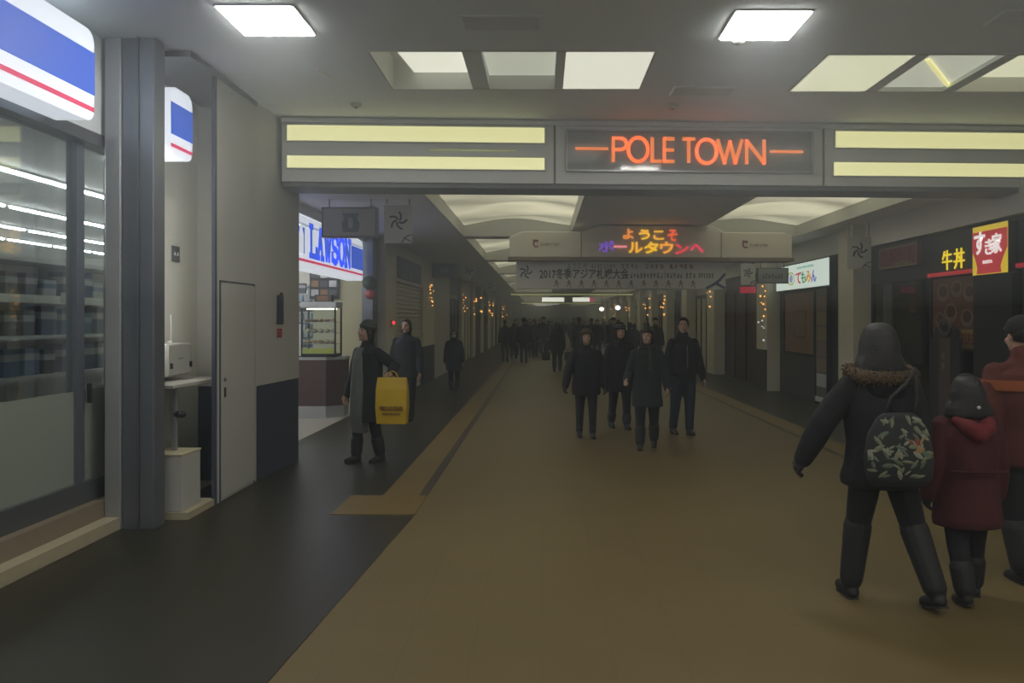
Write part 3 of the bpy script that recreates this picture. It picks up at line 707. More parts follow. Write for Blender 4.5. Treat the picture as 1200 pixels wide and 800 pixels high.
# ============================================================ LEFT SIDE OF THE CORRIDOR
XL, XR = -3.0, 5.45
def seg_left(y0, y1, m, label, x=XL, z0=0, z1=ZC2): return sbox('wall_left', (x-.35, x, y0, y1, z0, z1), m, label)
seg_left(14.75, 15.8, 'wall2', 'beige wall panel beyond the blue-sign shop')
seg_left(15.8, 19.4, 'wall2', 'wall above the closed shutter', z0=2.45)
sh = bpy.data.objects.new('door_2', None); C.objects.link(sh); sh['kind'] = 'structure'; sh['label'] = 'closed pale louvred shutter beyond the blue-sign shop'; sh['category'] = 'door'
bx('shutter_backing', (XL-.3, XL-.12, 15.8, 19.4, 0, 2.45), 'wall2', sh)
bm = bmesh.new()
for k in range(26): box(bm, XL-.12, XL-.07, 15.82, 19.38, .02+k*.094, .085+k*.094)
obj('louvre', bm, 'wall2', sh)
for i, y in enumerate((17.4,)):
    t = thing('shop_banner', 'faded blue banner above the closed shutter', 'banner', (XL, y, 2.72), PI/2)
    bx('cloth', (-1.5, 1.5, -.03, -.002, -.2, .22), mat('faded_blue', (.10, .12, .18), .6), t); emblem('emblem', t, at(-.2, -.035, 0), .3, 'gpale'); bx('rail', (-1.55, 1.55, -.04, -.002, .22, .25), 'frame', t)
seg_left(19.4, 21.4, 'wall2', 'beige wall pillar past the shutter', z0=.97)
sbox('baseboard_left', (XL-.35, XL+.01, 19.4, 21.4, 0, .97), 'navy', 'tall dark base of the wall pillar past the shutter')
seg_left(21.4, 25.0, 'wall', 'plain pale wall panel past the dark-based pillar')
y = 25.0; k = 0
while y < YF-1:
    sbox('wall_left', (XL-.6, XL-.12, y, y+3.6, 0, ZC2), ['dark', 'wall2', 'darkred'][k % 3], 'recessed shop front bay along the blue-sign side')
    sbox('wall_left', (XL-.6, XL, y+3.6, y+4.8, 0, ZC2), 'wall2', 'beige pillar between shop bays along the blue-sign side')
    bm = bmesh.new()
    for q in range(4): box(bm, XL-.12, XL-.09, y+.05+q*1.15, y+.1+q*1.15, 0, 2.4)
    box(bm, XL-.12, XL-.09, y, y+3.6, 2.4, 2.5); struct(f'trim_{30+k}', bm, 'frame', 'dark frame of a shop bay along the blue-sign side')
    y += 4.8; k += 1
sbox('wall_front', (-4, 6.2, YF, YF+.2, 0, ZC2+.3), 'wall', 'far end of the corridor')
# little red lamp on the wall
p = P(458, 378, 15.3)
t = thing('alarm_lamp', 'tiny glowing red alarm lamp on the beige wall', 'lamp', (XL, 15.3, p.z), PI/2)
bx('box', (-.06, .06, -.03, 0, -.08, .06), 'wall', t, bevel=.005)
bm = bmesh.new(); ball(bm, (0, -.045, 0), .03); obj('bulb', bm, em('red_glow', (1, .02, .04), 3), t, True)

# ---- hanging signs
def hang_sign(name, label, cat, x0, x1, yt, yb, Y, m, zc=ZC2, th=.04, fr=None, ltr=None, wires=True):
    a = P(x0, yt, Y); b = P(x1, yb, Y); cx, cz = (a.x+b.x)/2, (a.z+b.z)/2; w2, h2 = (b.x-a.x)/2, (a.z-b.z)/2
    t = thing(name, label, cat, (cx, Y, cz))
    bx('panel', (-w2, w2, -th/2, th/2, -h2, h2), m, t, bevel=.004)
    if fr: 
        bm = bmesh.new(); e = .018
        for q in ((-w2-e, w2+e, h2, h2+e), (-w2-e, w2+e, -h2-e, -h2), (-w2-e, -w2, -h2, h2), (w2, w2+e, -h2, h2)): box(bm, q[0], q[1], -th/2-.005, th/2+.005, q[2], q[3])
        obj('frame', bm, fr, t)
    if wires and zc-cz-h2 > .01:
        for s in (-.8, .8):
            bm = bmesh.new(); tube(bm, [(s*w2, 0, h2), (s*w2, 0, zc-cz-.001)], .008, 6); obj('hanger', bm, 'frame', t)
    return t, w2, h2
M['milk'] = mat('milk_sign', (.42, .42, .38), .5)
t, w2, h2 = hang_sign('projecting_sign', 'pale rectangular hanging sign with a milk can emblem before the lit LAWSON sign', 'sign', 380, 441, 245, 277, 10.2, 'milk', fr='frame', th=.12)
bm = bmesh.new(); prism(bm, [(-.10, -.13), (.10, -.13), (.12, -.02), (.08, .05), (.11, .12), (-.11, .12), (-.08, .05), (-.12, -.02)], -.004, .004, Matrix.Rotation(PI/2, 4, 'X')); obj('emblem', bm, mat('grey_blue_ink', (.13, .19, .22), .6), t, mx=at(.02, -.064, 0))
bm = bmesh.new(); ball(bm, (0, 0, 0), (.035, .003, .075)); obj('emblem_centre', bm, 'milk', t, mx=at(.02, -.07, -.01))
def flag(label, x0, x1, yt, yb, Y, blue=True):
    t, w2, h2 = hang_sign('games_flag', label, 'flag', x0, x1, yt, yb, Y, 'banner2', th=.006)
    t['group'] = 'white emblem flags'
    emblem('emblem', t, at(0, -.006, .04), w2*1.15, 'inkblue')
    bm = bmesh.new(); strokes(bm, [[(w2*.25, -h2*.95), (w2*.6, -h2*.65), (w2*.95, -h2*.55)], [(w2*.4, -h2*.7), (w2*.9, -h2*.9)]], .012, .002); obj('corner_stroke', bm, 'inkblue', t, mx=at(0, -.006, 0))
    bm = bmesh.new(); tube(bm, [(-w2-.02, 0, h2), (w2+.02, 0, h2)], .01, 8); obj('rod', bm, 'white', t)
    return t
flag('white hanging flag with dark swirl emblem beside the milk can sign', 450, 483, 240, 285, 10.2)
flag('white hanging flag with dark swirl emblem on the beige restaurant pillar', 992.5, 1021, 278, 315, 12.7)
flag('small white flag with dark swirl emblem under the end of the welcome sign', 868, 885, 310, 334, 14.95)
flag('small pale flag above the dark shop door past the closed shutter', 541, 558, 307, 329, 23.5)
flag('small pale flag far along the corridor on the blue-sign side', 569, 582, 327, 344, 33)
t, w2, h2 = hang_sign('projecting_sign', 'dark blue hanging sign past the closed shutter', 'sign', 507, 537, 309, 324, 21, mat('dim_blue_sign', (.06, .08, .13), .5), fr='frame', th=.1)
bx('mark', (-w2*.3, w2*.3, -.056, -.05, -h2*.4, h2*.4), mat('grey_mark', (.16, .2, .26), .6), t)
t, w2, h2 = hang_sign('projecting_sign', 'grey rounded hanging sign beside the lit white restaurant sign', 'sign', 888, 922, 315, 331, 14.95, mat('grey_sign', (.33, .36, .36), .4), fr='frame', th=.1)
marks('lettering', t, at(0, -.053, -.01), w2*1.5, h2*.7, 7, 'ink')
# small green exit-style light boxes deep in the corridor
t, w2, h2 = hang_sign('lit_direction_sign', 'long white lit direction sign hanging over the crowd', 'sign', 635, 661, 348.5, 353.5, 40, em('dirsign', (.85, .9, .8), 1.2), fr='frame', th=.15)
t, w2, h2 = hang_sign('lit_direction_sign', 'white lit direction sign with red end hanging over the crowd', 'sign', 671, 691, 348.5, 353.5, 40, em('dirsign2', (.85, .9, .8), 1.2), fr='frame', th=.15)
bx('red_end', (w2+.02, w2+.18, -.075, .075, -h2, h2), 'e_red', t)

# ============================================================ WELCOME SIGN ACROSS THE CORRIDOR
YW = 13.0; a2 = math.radians(2.6)
ws = thing('welcome_sign', 'wide pale welcome sign with colourful lit characters hanging across the corridor', 'sign', (1.83, YW+.08, 0), a2)
def wx(x): return ((x-635)/F*YW-1.83)
def wz(y): return H0+(375-y)/F*YW
bm = bmesh.new()
prof = [(wx(597), wz(302)), (wx(928), wz(302)), (wx(928), wz(276)), (wx(918), wz(272.5)), (wx(848), wz(272.5)), (wx(836), wz(265.5)), (wx(700), wz(265.5)), (wx(682), wz(272.5)), (wx(612), wz(272.5)), (wx(597), wz(279))]
prism(bm, prof, -.18, .18, Matrix.Rotation(PI/2, 4, 'X')); obj('housing', bm, 'bannergrey', ws, bevel=.012)
bx('bottom_rail', (wx(595), wx(930), -.2, .2, wz(306), wz(302)), 'riser', ws)
for x in (680, 844): bx('joint', (wx(x)-.008, wx(x)+.008, -.186, -.18, wz(302), wz(273)), 'riser', ws)
for x in (684, 842): bm = bmesh.new(); tube(bm, [(wx(x), 0, wz(266)), (wx(x), 0, ZC2-.001)], .02, 8); obj('hanger', bm, 'steel', ws)
def bar_poly(pts, w_, m, nm='character'):
    bm = bmesh.new(); strokes(bm, [pts], w_, .006); return obj(nm, bm, m, ws, mx=at(0, -.195, 0))
for i, (c, x0, x1, y0, y1, col) in enumerate((('よ', 728.5, 741, 269, 281, (.85, .30, .05)), ('う', 747, 760, 270, 281.5, (1, .58, .03)), ('こ', 764, 776.5, 271, 281.5, (.95, .50, .03)), ('そ', 781, 792, 269.5, 283, (.9, .12, .03)),
        ('ポ', 700, 718, 283, 296, (.16, .07, .45)), ('ル', 735, 751.5, 284.5, 297, (1, .50, .03)), ('タ', 753, 770, 284, 297.5, (1, .60, .02)), ('ウ', 772, 787.5, 284, 297.5, (1, .42, .04)), ('ン', 789.5, 805, 286.5, 298, (.85, .05, .08)), ('ヘ', 807.5, 823, 286.5, 296.5, (.8, .03, .10)))):
    m = em(f'led_{i}', col, .85)
    text_obj('character', c, wx(x1)-wx(x0), wz(y0)-wz(y1), m, ws, at((wx(x0)+wx(x1))/2, -.19, (wz(y0)+wz(y1))/2), .02, bold=.022)
bx('character', (wx(718), wx(733), -.205, -.185, wz(290.6), wz(288.8)), em('led_pink', (.95, .3, .35), .85), ws)
for x0, x1 in ((628, 656), (873, 901)):
    cx = wx(x0)
    bm = bmesh.new(); strokes(bm, [arc(0, 0, .05, .055, 60, 300, 10), [(-.05, .06), (.02, .03)]], .022, .003); obj('small_emblem', bm, 'inkred', ws, mx=at(cx, -.184, wz(286.5)))
    marks('small_print', ws, at((cx+.06+wx(x1))/2, -.184, wz(287.5)), wx(x1)-cx-.08, .05, 8, 'riser')
# cloth banner beneath
cb = thing('games_banner', 'long white cloth banner reading 2017 and Japanese text under the welcome sign', 'banner', (1.83, YW+.08, 0), a2)
bx('cloth', (wx(605), wx(852), -.012, .0, wz(338), wz(306.5)), 'banner2', cb)
for (x0, x1) in ((606, 851),): bm = bmesh.new(); tube(bm, [(wx(x0), -.006, wz(338)), (wx(x1), -.006, wz(338))], .012, 8); obj('rod', bm, 'steel', cb)
text_obj('lettering', '2017冬季アジア札幌大会', wx(737)-wx(632), wz(314.5)-wz(327), 'ink', cb, at((wx(632)+wx(737))/2, -.016, wz(320.7)), .006, bold=.018)
text_obj('small_print', 'ようこそ', wx(688)-wx(664), .085, 'riser', cb, at(wx(676), -.015, wz(311.5)), .004)
for x0, x1, n in ((693, 722, 8), (728, 750, 4), (757, 780, 4), (786, 815, 5)): marks('small_print', cb, at((wx(x0)+wx(x1))/2, -.014, wz(311.8)), wx(x1)-wx(x0), .075, n, 'riser' if x0 != 786 else 'inkred')
for x0, x1, n in ((739, 802, 16), (805, 818, 3), (820, 839, 6)): marks('small_print', cb, at((wx(x0)+wx(x1))/2, -.014, wz(322.5)), wx(x1)-wx(x0), .09, n, 'ink')
for i in range(12):
    x = 652+i*14.7; bm = bmesh.new(); ball(bm, (0, 0, .05), (.022, .003, .022)); strokes(bm, [[(-.04, -.04), (0, .02), (.03, -.05)], [(-.03, .03), (.04, .01)]], .014, .003); obj('pictogram', bm, 'riser', cb, mx=at(wx(x), -.015, wz(333)))
emblem('emblem', cb, at(wx(616), -.015, wz(319)), .2, 'inkblue')
bm = bmesh.new(); strokes(bm, [[(wx(830), wz(337)), (wx(838), wz(333)), (wx(845), wz(328)), (wx(851), wz(321))], [(wx(842), wz(332)), (wx(851), wz(337))]], .045, .003); obj('corner_stroke', bm, 'inkblue', cb, mx=at(0, -.015, 0))

# ============================================================ RIGHT SIDE
def rsign(name, label, y_near, y_far, z0, z1, x, dp=.12, cat='shop sign'):
    t = thing(name, label, cat, (x, (y_near+y_far)/2, (z0+z1)/2), -PI/2)     # local x runs towards the viewer
    return t, (y_far-y_near)/2, (z1-z0)/2
sbox('wall_right', (XR, 5.75, 8.7, 90, 2.86, ZC2), 'ceil2', 'grey band above the restaurant fronts')
# beef bowl restaurant
sbox('wall_right', (XR+.1, 5.75, 8.7, 12.95, 2.24, 2.86), 'black', 'black fascia of the beef bowl restaurant')
sbox('trim_50', (XR+.07, XR+.1, 8.75, 11.0, 2.25, 2.30), 'redtrim', 'red line along the black fascia')
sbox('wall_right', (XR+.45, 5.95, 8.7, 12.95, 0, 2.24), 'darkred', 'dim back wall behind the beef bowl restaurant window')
t, w2, h2 = rsign('restaurant_lettering', 'yellow lit characters for beef bowl on the black fascia', 9.77, 10.55, 2.32, 2.60, XR+.1)
def rY(x): return onX(x, XR)
M['e_yel'] = em('sign_yellow', (.95, .70, .02), .8)
for c, xa, xb in (('牛', 1096, 1108.5), ('丼', 1109.5, 1123)):
    ya, yb = rY(xa), rY(xb); ym = (ya+yb)/2
    text_obj('character', c, (ya-yb)*.9, .27, 'e_yel', t, at(-(ym-t.location.y), -.012, 0), .012, bold=.006)
t, w2, h2 = rsign('square_restaurant_sign', 'red and yellow lit square sign with white brush characters', 8.95, 9.68, 2.20, 2.80, XR-.02)
bx('housing', (-w2, w2, .003, .12, -h2, h2), 'black', t); bx('yellow_face', (-w2, w2, -.001, .003, -h2, h2), em('sq_yellow', (.72, .55, .04), .6), t)
bm = bmesh.new(); prism(bm, [(-w2+.005, h2-.07), (-w2+.005, h2*.0), (-w2*.80, -h2*.35), (-w2*.68, -h2*.7), (-w2*.72, -h2+.01), (w2*.66, -h2+.01), (w2*.62, -h2*.7), (w2*.78, -h2*.35), (w2-.005, h2*.0), (w2-.005, h2-.07)], -.004, .004, Matrix.Rotation(PI/2, 4, 'X')); obj('red_field', bm, em('sq_red', (.42, .035, .045), .7), t, mx=at(0, -.004, 0))
M['e_w3'] = em('sign_w', (.85, .85, .85), .8)
for c, cx, cz, ww, hh in (('す', -.19, .09, .23, .28), ('き', 0.01, .03, .16, .19), ('家', .17, .06, .20, .24)): text_obj('character', c, ww, hh, 'e_w3', t, at(cx, -.016, cz), .008, bold=.02)
text_obj('small_lettering', 'SUKIYA', .2, .04, 'e_w3', t, at(-.02, -.016, -.15), .005, bold=.01)
sbox('trim_51', (XR+.0, XR+.1, 8.9, 9.7, 0, 2.19), 'black', 'black post below the square restaurant sign')
sbox('trim_52', (XR+.05, XR+.1, 8.75, 8.8, 0, 2.24), 'black', 'black edge post of the restaurant window')
# window with posters
wn = bpy.data.objects.new('window_2', None); C.objects.link(wn); wn['kind'] = 'structure'; wn['label'] = 'restaurant window below the black fascia'; wn['category'] = 'window'
bm = bmesh.new()
for y in (9.72, 10.95, 12.9): box(bm, XR+.1, XR+.16, y, y+.05, 0, 2.24)
box(bm, XR+.1, XR+.16, 8.8, 12.9, 0, .35); obj('frame', bm, 'black', wn); bx('pane', (XR+.125, XR+.13, 8.8, 12.9, .35, 2.24), 'glassdark', wn)
t = thing('bowl_poster', 'brown and pink poster with pictures of bowls in the restaurant window', 'poster', (XR+.118, 10.35, 1.72), -PI/2)
bx('sheet', (-.58, .55, -.004, 0, -.48, .5), mat('poster_brown', (.13, .055, .045), .5, noise=.35, nscale=6), t)
M['bowlp'] = mat('poster_bowl', (.20, .14, .12), .5); M['bowld'] = mat('poster_meat', (.08, .035, .03), .5); M['posterred'] = mat('poster_red', (.28, .05, .04), .5); M['posterye'] = mat('poster_yellow', (.32, .22, .08), .5)
rr = random.Random(4)
for i, (x, z, r) in enumerate(((-.3, .3, .16), (.05, .34, .14), (.36, .28, .15), (-.1, .02, .17), (.30, -.05, .15), (-.38, -.08, .13))):
    bm = bmesh.new(); ball(bm, (0, 0, 0), (r, .002, r*.8), 16, 8); q = obj('bowl_print', bm, 'bowlp', t, mx=at(x, -.005, z)); bm = bmesh.new(); ball(bm, (0, 0, 0), (r*.7, .002, r*.5), 16, 8); obj('food_print', bm, 'bowld', q, mx=at(0, -.003, .02))
bx('price_block', (.15, .5, -.006, -.004, -.45, -.2), 'posterye', t); marks('price_marks', t, at(.33, -.008, -.33), .3, .16, 4, 'posterred')
# hanging advertising coat shape: jacket print poster
t = thing('jacket_poster', 'standing poster of a dark work jacket with pale collar and white characters', 'poster', (XR-.05, 10.25, .0), -PI/2)
bm = bmesh.new(); prism(bm, [(-.40, 0), (.36, 0), (.36, 1.20), (.33, 1.38), (.22, 1.52), (.10, 1.58), (-.10, 1.58), (-.24, 1.52), (-.36, 1.38), (-.40, 1.2)], -.02, .02, Matrix.Rotation(PI/2, 4, 'X')); obj('board', bm, 'black', t)
bx('chest_print', (-.15, .15, -.026, -.02, .2, 1.4), mat('jacket_brown', (.085, .06, .05), .6), t)
bm = bmesh.new(); strokes(bm, [arc(0, 1.55, .13, .10, 0, 360, 18)], .04, .01); obj('collar', bm, mat('pale_collar', (.22, .20, .18), .6), t, mx=at(0, -.026, 0))
text_obj('character', '店', .10, .10, 'bowlp', t, at(-.03, -.03, 1.16), .004, bold=.02); text_obj('character', '員', .10, .10, 'bowlp', t, at(-.03, -.03, 1.03), .004, bold=.02)
# dark alcove with dim red sign, then pillar
sbox('wall_right', (XR-.2, 5.75, 12.95, 13.6, 0, ZC2), 'wall2', 'beige pillar between the beef bowl restaurant and the next')
t, w2, h2 = rsign('dim_red_sign', 'dim red hanging sign between the beige pillar and the black fascia', 11.15, 12.4, 2.45, 2.78, XR-.0)
bx('panel', (-w2, w2, 0, .08, -h2, h2), mat('dim_red', (.16, .025, .03), .5), t)
bm = bmesh.new()
for q in ((-w2, w2, h2-.03, h2), (-w2, w2, -h2, -h2+.03), (-w2, -w2+.03, -h2, h2), (w2-.03, w2, -h2, h2)): box(bm, q[0], q[1], -.01, 0, q[2], q[3])
obj('frame', bm, 'riser', t); marks('lettering', t, at(.1, -.01, .02), w2*1.1, .16, 5, 'posterred'); marks('small_print', t, at(.2, -.01, -.11), w2*1.0, .05, 8, 'posterye')
# restaurant with the lit white sign
y0, y1 = rY(976), rY(913)
t, w2, h2 = rsign('lit_restaurant_sign', 'white lit sign with multicoloured Japanese characters on the restaurant', y0, y1, 2.28, 2.84, XR-.06)
bx('housing', (-w2, w2, 0, .14, -h2, h2), 'blackmetal', t); bx('face', (-w2+.02, w2-.02, -.01, 0, -h2+.02, h2-.02), 'e_green_white', t)
def sgx(x): return -(rY(x)-t.location.y)
for c, xa, xb, col in (('て', 936.5, 943, (.6, .04, .08)), ('も', 943, 948.5, (.04, .35, .2)), ('み', 948.5, 955, (.75, .35, .05)), ('ん', 955, 961, (.1, .1, .5))):
    text_obj('character', c, sgx(xb)-sgx(xa), .24, em('c_'+c, col, .5), t, at((sgx(xa)+sgx(xb))/2, -.014, -.04), .006, bold=.02)
bm = bmesh.new(); strokes(bm, [arc(0, 0, .22, .13, 0, 360, 20)], .03, .003); obj('round_emblem', bm, em('c_ring', (.4, .45, .1), .5), t, mx=at(sgx(931), -.014, -.03))
bm = bmesh.new(); ball(bm, (0, 0, 0), (.12, .003, .09)); obj('round_emblem', bm, em('c_pale', (.4, .4, .7), .5), t, mx=at(sgx(931), -.013, -.03))
marks('small_print', t, at(sgx(948), -.013, .17), 1.0, .045, 14, em('c_green', (.05, .4, .3), .4))
sbox('wall_right', (XR+.05, 5.75, 13.6, y1+.1, 0, 2.28), 'dark', 'dark front of the restaurant with the white lit sign')
sbox('wall_right', (XR+.1, 5.75, 13.6, y1+.1, 2.28, 2.86), 'dark', 'dark band behind the white lit sign')
t = thing('brown_window_panel', 'brown lit window panel with a framed notice beneath the white sign', 'panel', (XR+.05, 16.35, 0), -PI/2)
bx('panel', (-.95, .95, -.03, 0, .95, 2.26), 'brown', t)
bm = bmesh.new()
for q in ((-.98, .98, 2.22, 2.27), (-.98, -.93, 0.9, 2.27), (.93, .98, .9, 2.27), (-.98, .98, .9, .95)): box(bm, q[0], q[1], -.05, -.0, q[2], q[3])
obj('frame', bm, 'black', t); bx('notice', (-.30, .45, -.035, -.03, 1.25, 1.85), mat('notice_brown', (.13, .09, .065), .6), t); bx('notice_sheet', (-.24, .39, -.038, -.035, 1.3, 1.8), mat('notice_tan', (.20, .145, .10), .6), t)
t = thing('poster_rack', 'tall narrow glass poster rack with pale sheets beside the brown panel', 'rack', (XR-.02, 14.85, 0), -PI/2)
bx('backing', (-.30, .30, -.02, .05, .15, 2.25), mat('rack_grey', (.13, .125, .115), .5), t)
for k in range(6): bx('sheet', (-.25, .25, -.03, -.02, .35+k*.30, .60+k*.30), ['gpale', 'riser', 'bowlp', 'rackg', 'riser', 'bowlp'][k] if k != 3 else 'riser', t)
bx('foot_plate', (-.30, .30, -.04, .0, .05, .15), 'paper', t)
for s in (-.32, .30): bx('post', (s, s+.02, -.04, .05, 0, 2.27), 'black', t)
t = thing('notice_papers', 'white paper notices pinned to the dark wall beside the beige pillar', 'notices', (XR+.04, 13.95, 0), -PI/2)
bx('upper_sheet', (-.12, .12, -.012, -.001, 1.45, 1.72), 'bowlp', t); bx('lower_sheet', (-.15, -.02, -.012, -.001, .75, 1.2), 'paper', t); bx('lower_sheet', (.03, .15, -.012, -.001, .75, 1.2), 'paper', t); bx('dark_box', (-.17, .16, -.05, -.001, 1.22, 1.43), 'navy', t)
# next pillars and bays
sbox('wall_right', (XR-.25, 5.75, y1+.1, 18.6, 0, ZC2), 'wall2', 'beige pillar past the white lit sign')
sbox('baseboard_right', (XR-.27, XR-.25, y1+.1, 18.6, 0, .95), 'dark', 'dark base of the pillar past the white lit sign')
y = 18.6; k = 0
while y < YF-2:
    L = 4.6 if k == 0 else 3.4
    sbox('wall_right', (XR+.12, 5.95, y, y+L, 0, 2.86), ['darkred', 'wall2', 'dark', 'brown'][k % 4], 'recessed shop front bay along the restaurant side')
    bm = bmesh.new(); n = 4
    for q in range(n+1): box(bm, XR+.08, XR+.12, y+q*L/n-.03*(q > 0), y+q*L/n+.03*(q < n), 0, 2.4)
    box(bm, XR+.08, XR+.12, y, y+L, 2.4, 2.5); struct(f'trim_{60+k}', bm, 'black', 'dark frame of a shop bay along the restaurant side')
    sbox('wall_right', (XR-.25, 5.75, y+L, y+L+1.0, 0, ZC2), 'wall2', 'beige pillar between shop bays along the restaurant side')
    y += L+1.0; k += 1
p = P(877, 339.5, 14.95)
t = thing('red_blade_sign', 'small plain red blade sign under the small white flag', 'sign', (p.x, 15.0, p.z)); bx('panel', (-.15, .15, -.02, .02, -.06, .06), em('dullred', (.5, .03, .06), .4), t); bm = bmesh.new(); tube(bm, [(.1, 0, .06), (.1, 0, ZC2-p.z-.001)], .01, 6); obj('hanger', bm, 'frame', t)

for i, Y in enumerate((45.0, 68.0)):  # cross beams with an added glowing strip for the bright coffer edge
    t = thing('beam_glow_strip', 'thin yellow green lit strip under the corridor ceiling, crossing it ' + ('just beyond the welcome sign' if i == 0 else 'near the far end'), 'strip light', (1.7, Y-.35, ZC2-.12))
    bx('housing', (-3.5, 3.6, -.04, .04, -.05, .119), 'frame', t); bx('diffuser', (-3.48, 3.58, -.05, -.04, -.04, .03), em(f'beamglow{i}', (.45, .5, .16), .6), t)
# ---- strings of fairy lights on the walls
def fairy(x, Y, z0, z1, label, n=9, warm=True, wdt=.06, scale=1):
    t = thing('fairy_light_garland', label, 'fairy lights', (x, Y, 0), group='fairy light garlands')
    bm = bmesh.new(); rr = random.Random(int(Y*10)); pts = [Vector((math.sin(i*1.7)*wdt, math.cos(i*2.1)*wdt*.5, z0+(z1-z0)*i/(n-1))) for i in range(n)]
    tube(bm, pts, .006, 5); obj('cable', bm, 'frame', t)
    for i, p in enumerate(pts):
        for q in range(2):
            bm = bmesh.new(); ball(bm, p+Vector((rr.uniform(-wdt, wdt), rr.uniform(-.04, 0), rr.uniform(-.03, .03))), .020*scale*rr.uniform(.7, 1.3), 8, 5)
            obj('bulb', bm, 'e_warm' if (warm and i > n*.35) or (warm == 2) else 'e_cool', t, True)
    return t
fairy(-2.985, 20.6, 2.05, 2.55, 'garland of warm fairy lights on the dark-based pillar past the shutter', 6, 2)
fairy(-2.985, 29.2, 2.0, 2.6, 'garland of warm fairy lights on the second pillar past the shutter', 7, 2, .09)
fairy(5.165, 17.9, 1.2, 2.45, 'garland of warm and cool fairy lights on the pillar past the white lit sign', 10, 1)
fairy(5.185, 23.6, 1.6, 2.5, 'garland of fairy lights on the next beige restaurant-side pillar', 7, 2, .1)
for i, (x, Y) in enumerate(((-2.97, 34), (-2.97, 43.5), (-2.97, 58), (5.17, 32.5), (5.17, 36.9), (5.17, 45.6), (5.17, 54.5), (5.17, 63))):
    fairy(x, Y, 1.9, 2.6 + .02*i, 'string of warm fairy lights far along the ' + ('blue-sign' if x < 0 else 'restaurant') + f' side, {ordn[i % 9]} of the row', 6, 2, .16, 1.8)['group'] = 'far fairy lights'
for i, (x, y, Y) in enumerate(((705, 362, 44.4), (724, 360.5, 38.5))):
    p = P(x, y, Y); t = thing('globe_lamp', 'round white globe lamp shining over the crowd, ' + ('farther one' if i == 0 else 'nearer one'), 'lamp', p)
    bm = bmesh.new(); ball(bm, (0, 0, 0), (.13, .13, .11)); obj('globe', bm, em(f'globe{i}', (1, 1, .95), 4), t, True); bm = bmesh.new(); tube(bm, [(0, 0, .1), (0, 0, ZC2-p.z-.001)], .012, 6); obj('stem', bm, 'frame', t)
for i, (x, y, Y) in enumerate(((632, 366, 75), (648, 367, 75), (640, 369, 80), (634, 369.5, 82))):
    p = P(x, y, Y); t = thing('ceiling_downlight', 'white ceiling light glowing at the far end of the corridor', 'ceiling light', (p.x, Y, ZC2), group='far end lights')
    bx('diffuser', (-.6, .6, -.3, .3, -.06, -.02), em(f'far{i}', (.9, .9, .85), .9), t); bx('frame', (-.63, .63, -.33, .33, -.02, -.001), 'white', t)
# ============================================================ PEOPLE
def fab(name, col, n=.25, b=.5): return mat(name, col, .85, noise=n, nscale=6, bump=b, bscale=14)
def fuse(name, bm, voxel, m, parent, smooth_it=4, mx=None):
    """weld overlapping closed volumes into one continuous skin"""
    bmesh.ops.recalc_face_normals(bm, faces=bm.faces)
    me = bpy.data.meshes.new(name); bm.to_mesh(me); bm.free()
    o = bpy.data.objects.new('tmp', me); C.objects.link(o)
    r = o.modifiers.new('r', 'REMESH'); r.mode = 'VOXEL'; r.voxel_size = voxel
    s = o.modifiers.new('s', 'SMOOTH'); s.iterations = smooth_it; s.factor = .5
    dg = bpy.context.evaluated_depsgraph_get(); me2 = bpy.data.meshes.new_from_object(o.evaluated_get(dg))
    bpy.data.objects.remove(o); bpy.data.meshes.remove(me)
    me2.name = name; me2.materials.clear(); me2.materials.append(M[m] if isinstance(m, str) else m)
    me2.polygons.foreach_set('use_smooth', [True]*len(me2.polygons))
    o = bpy.data.objects.new(name, me2); C.objects.link(o)
    if parent is not None: o.parent = parent
    if mx is not None: o.matrix_local = mx
    return o
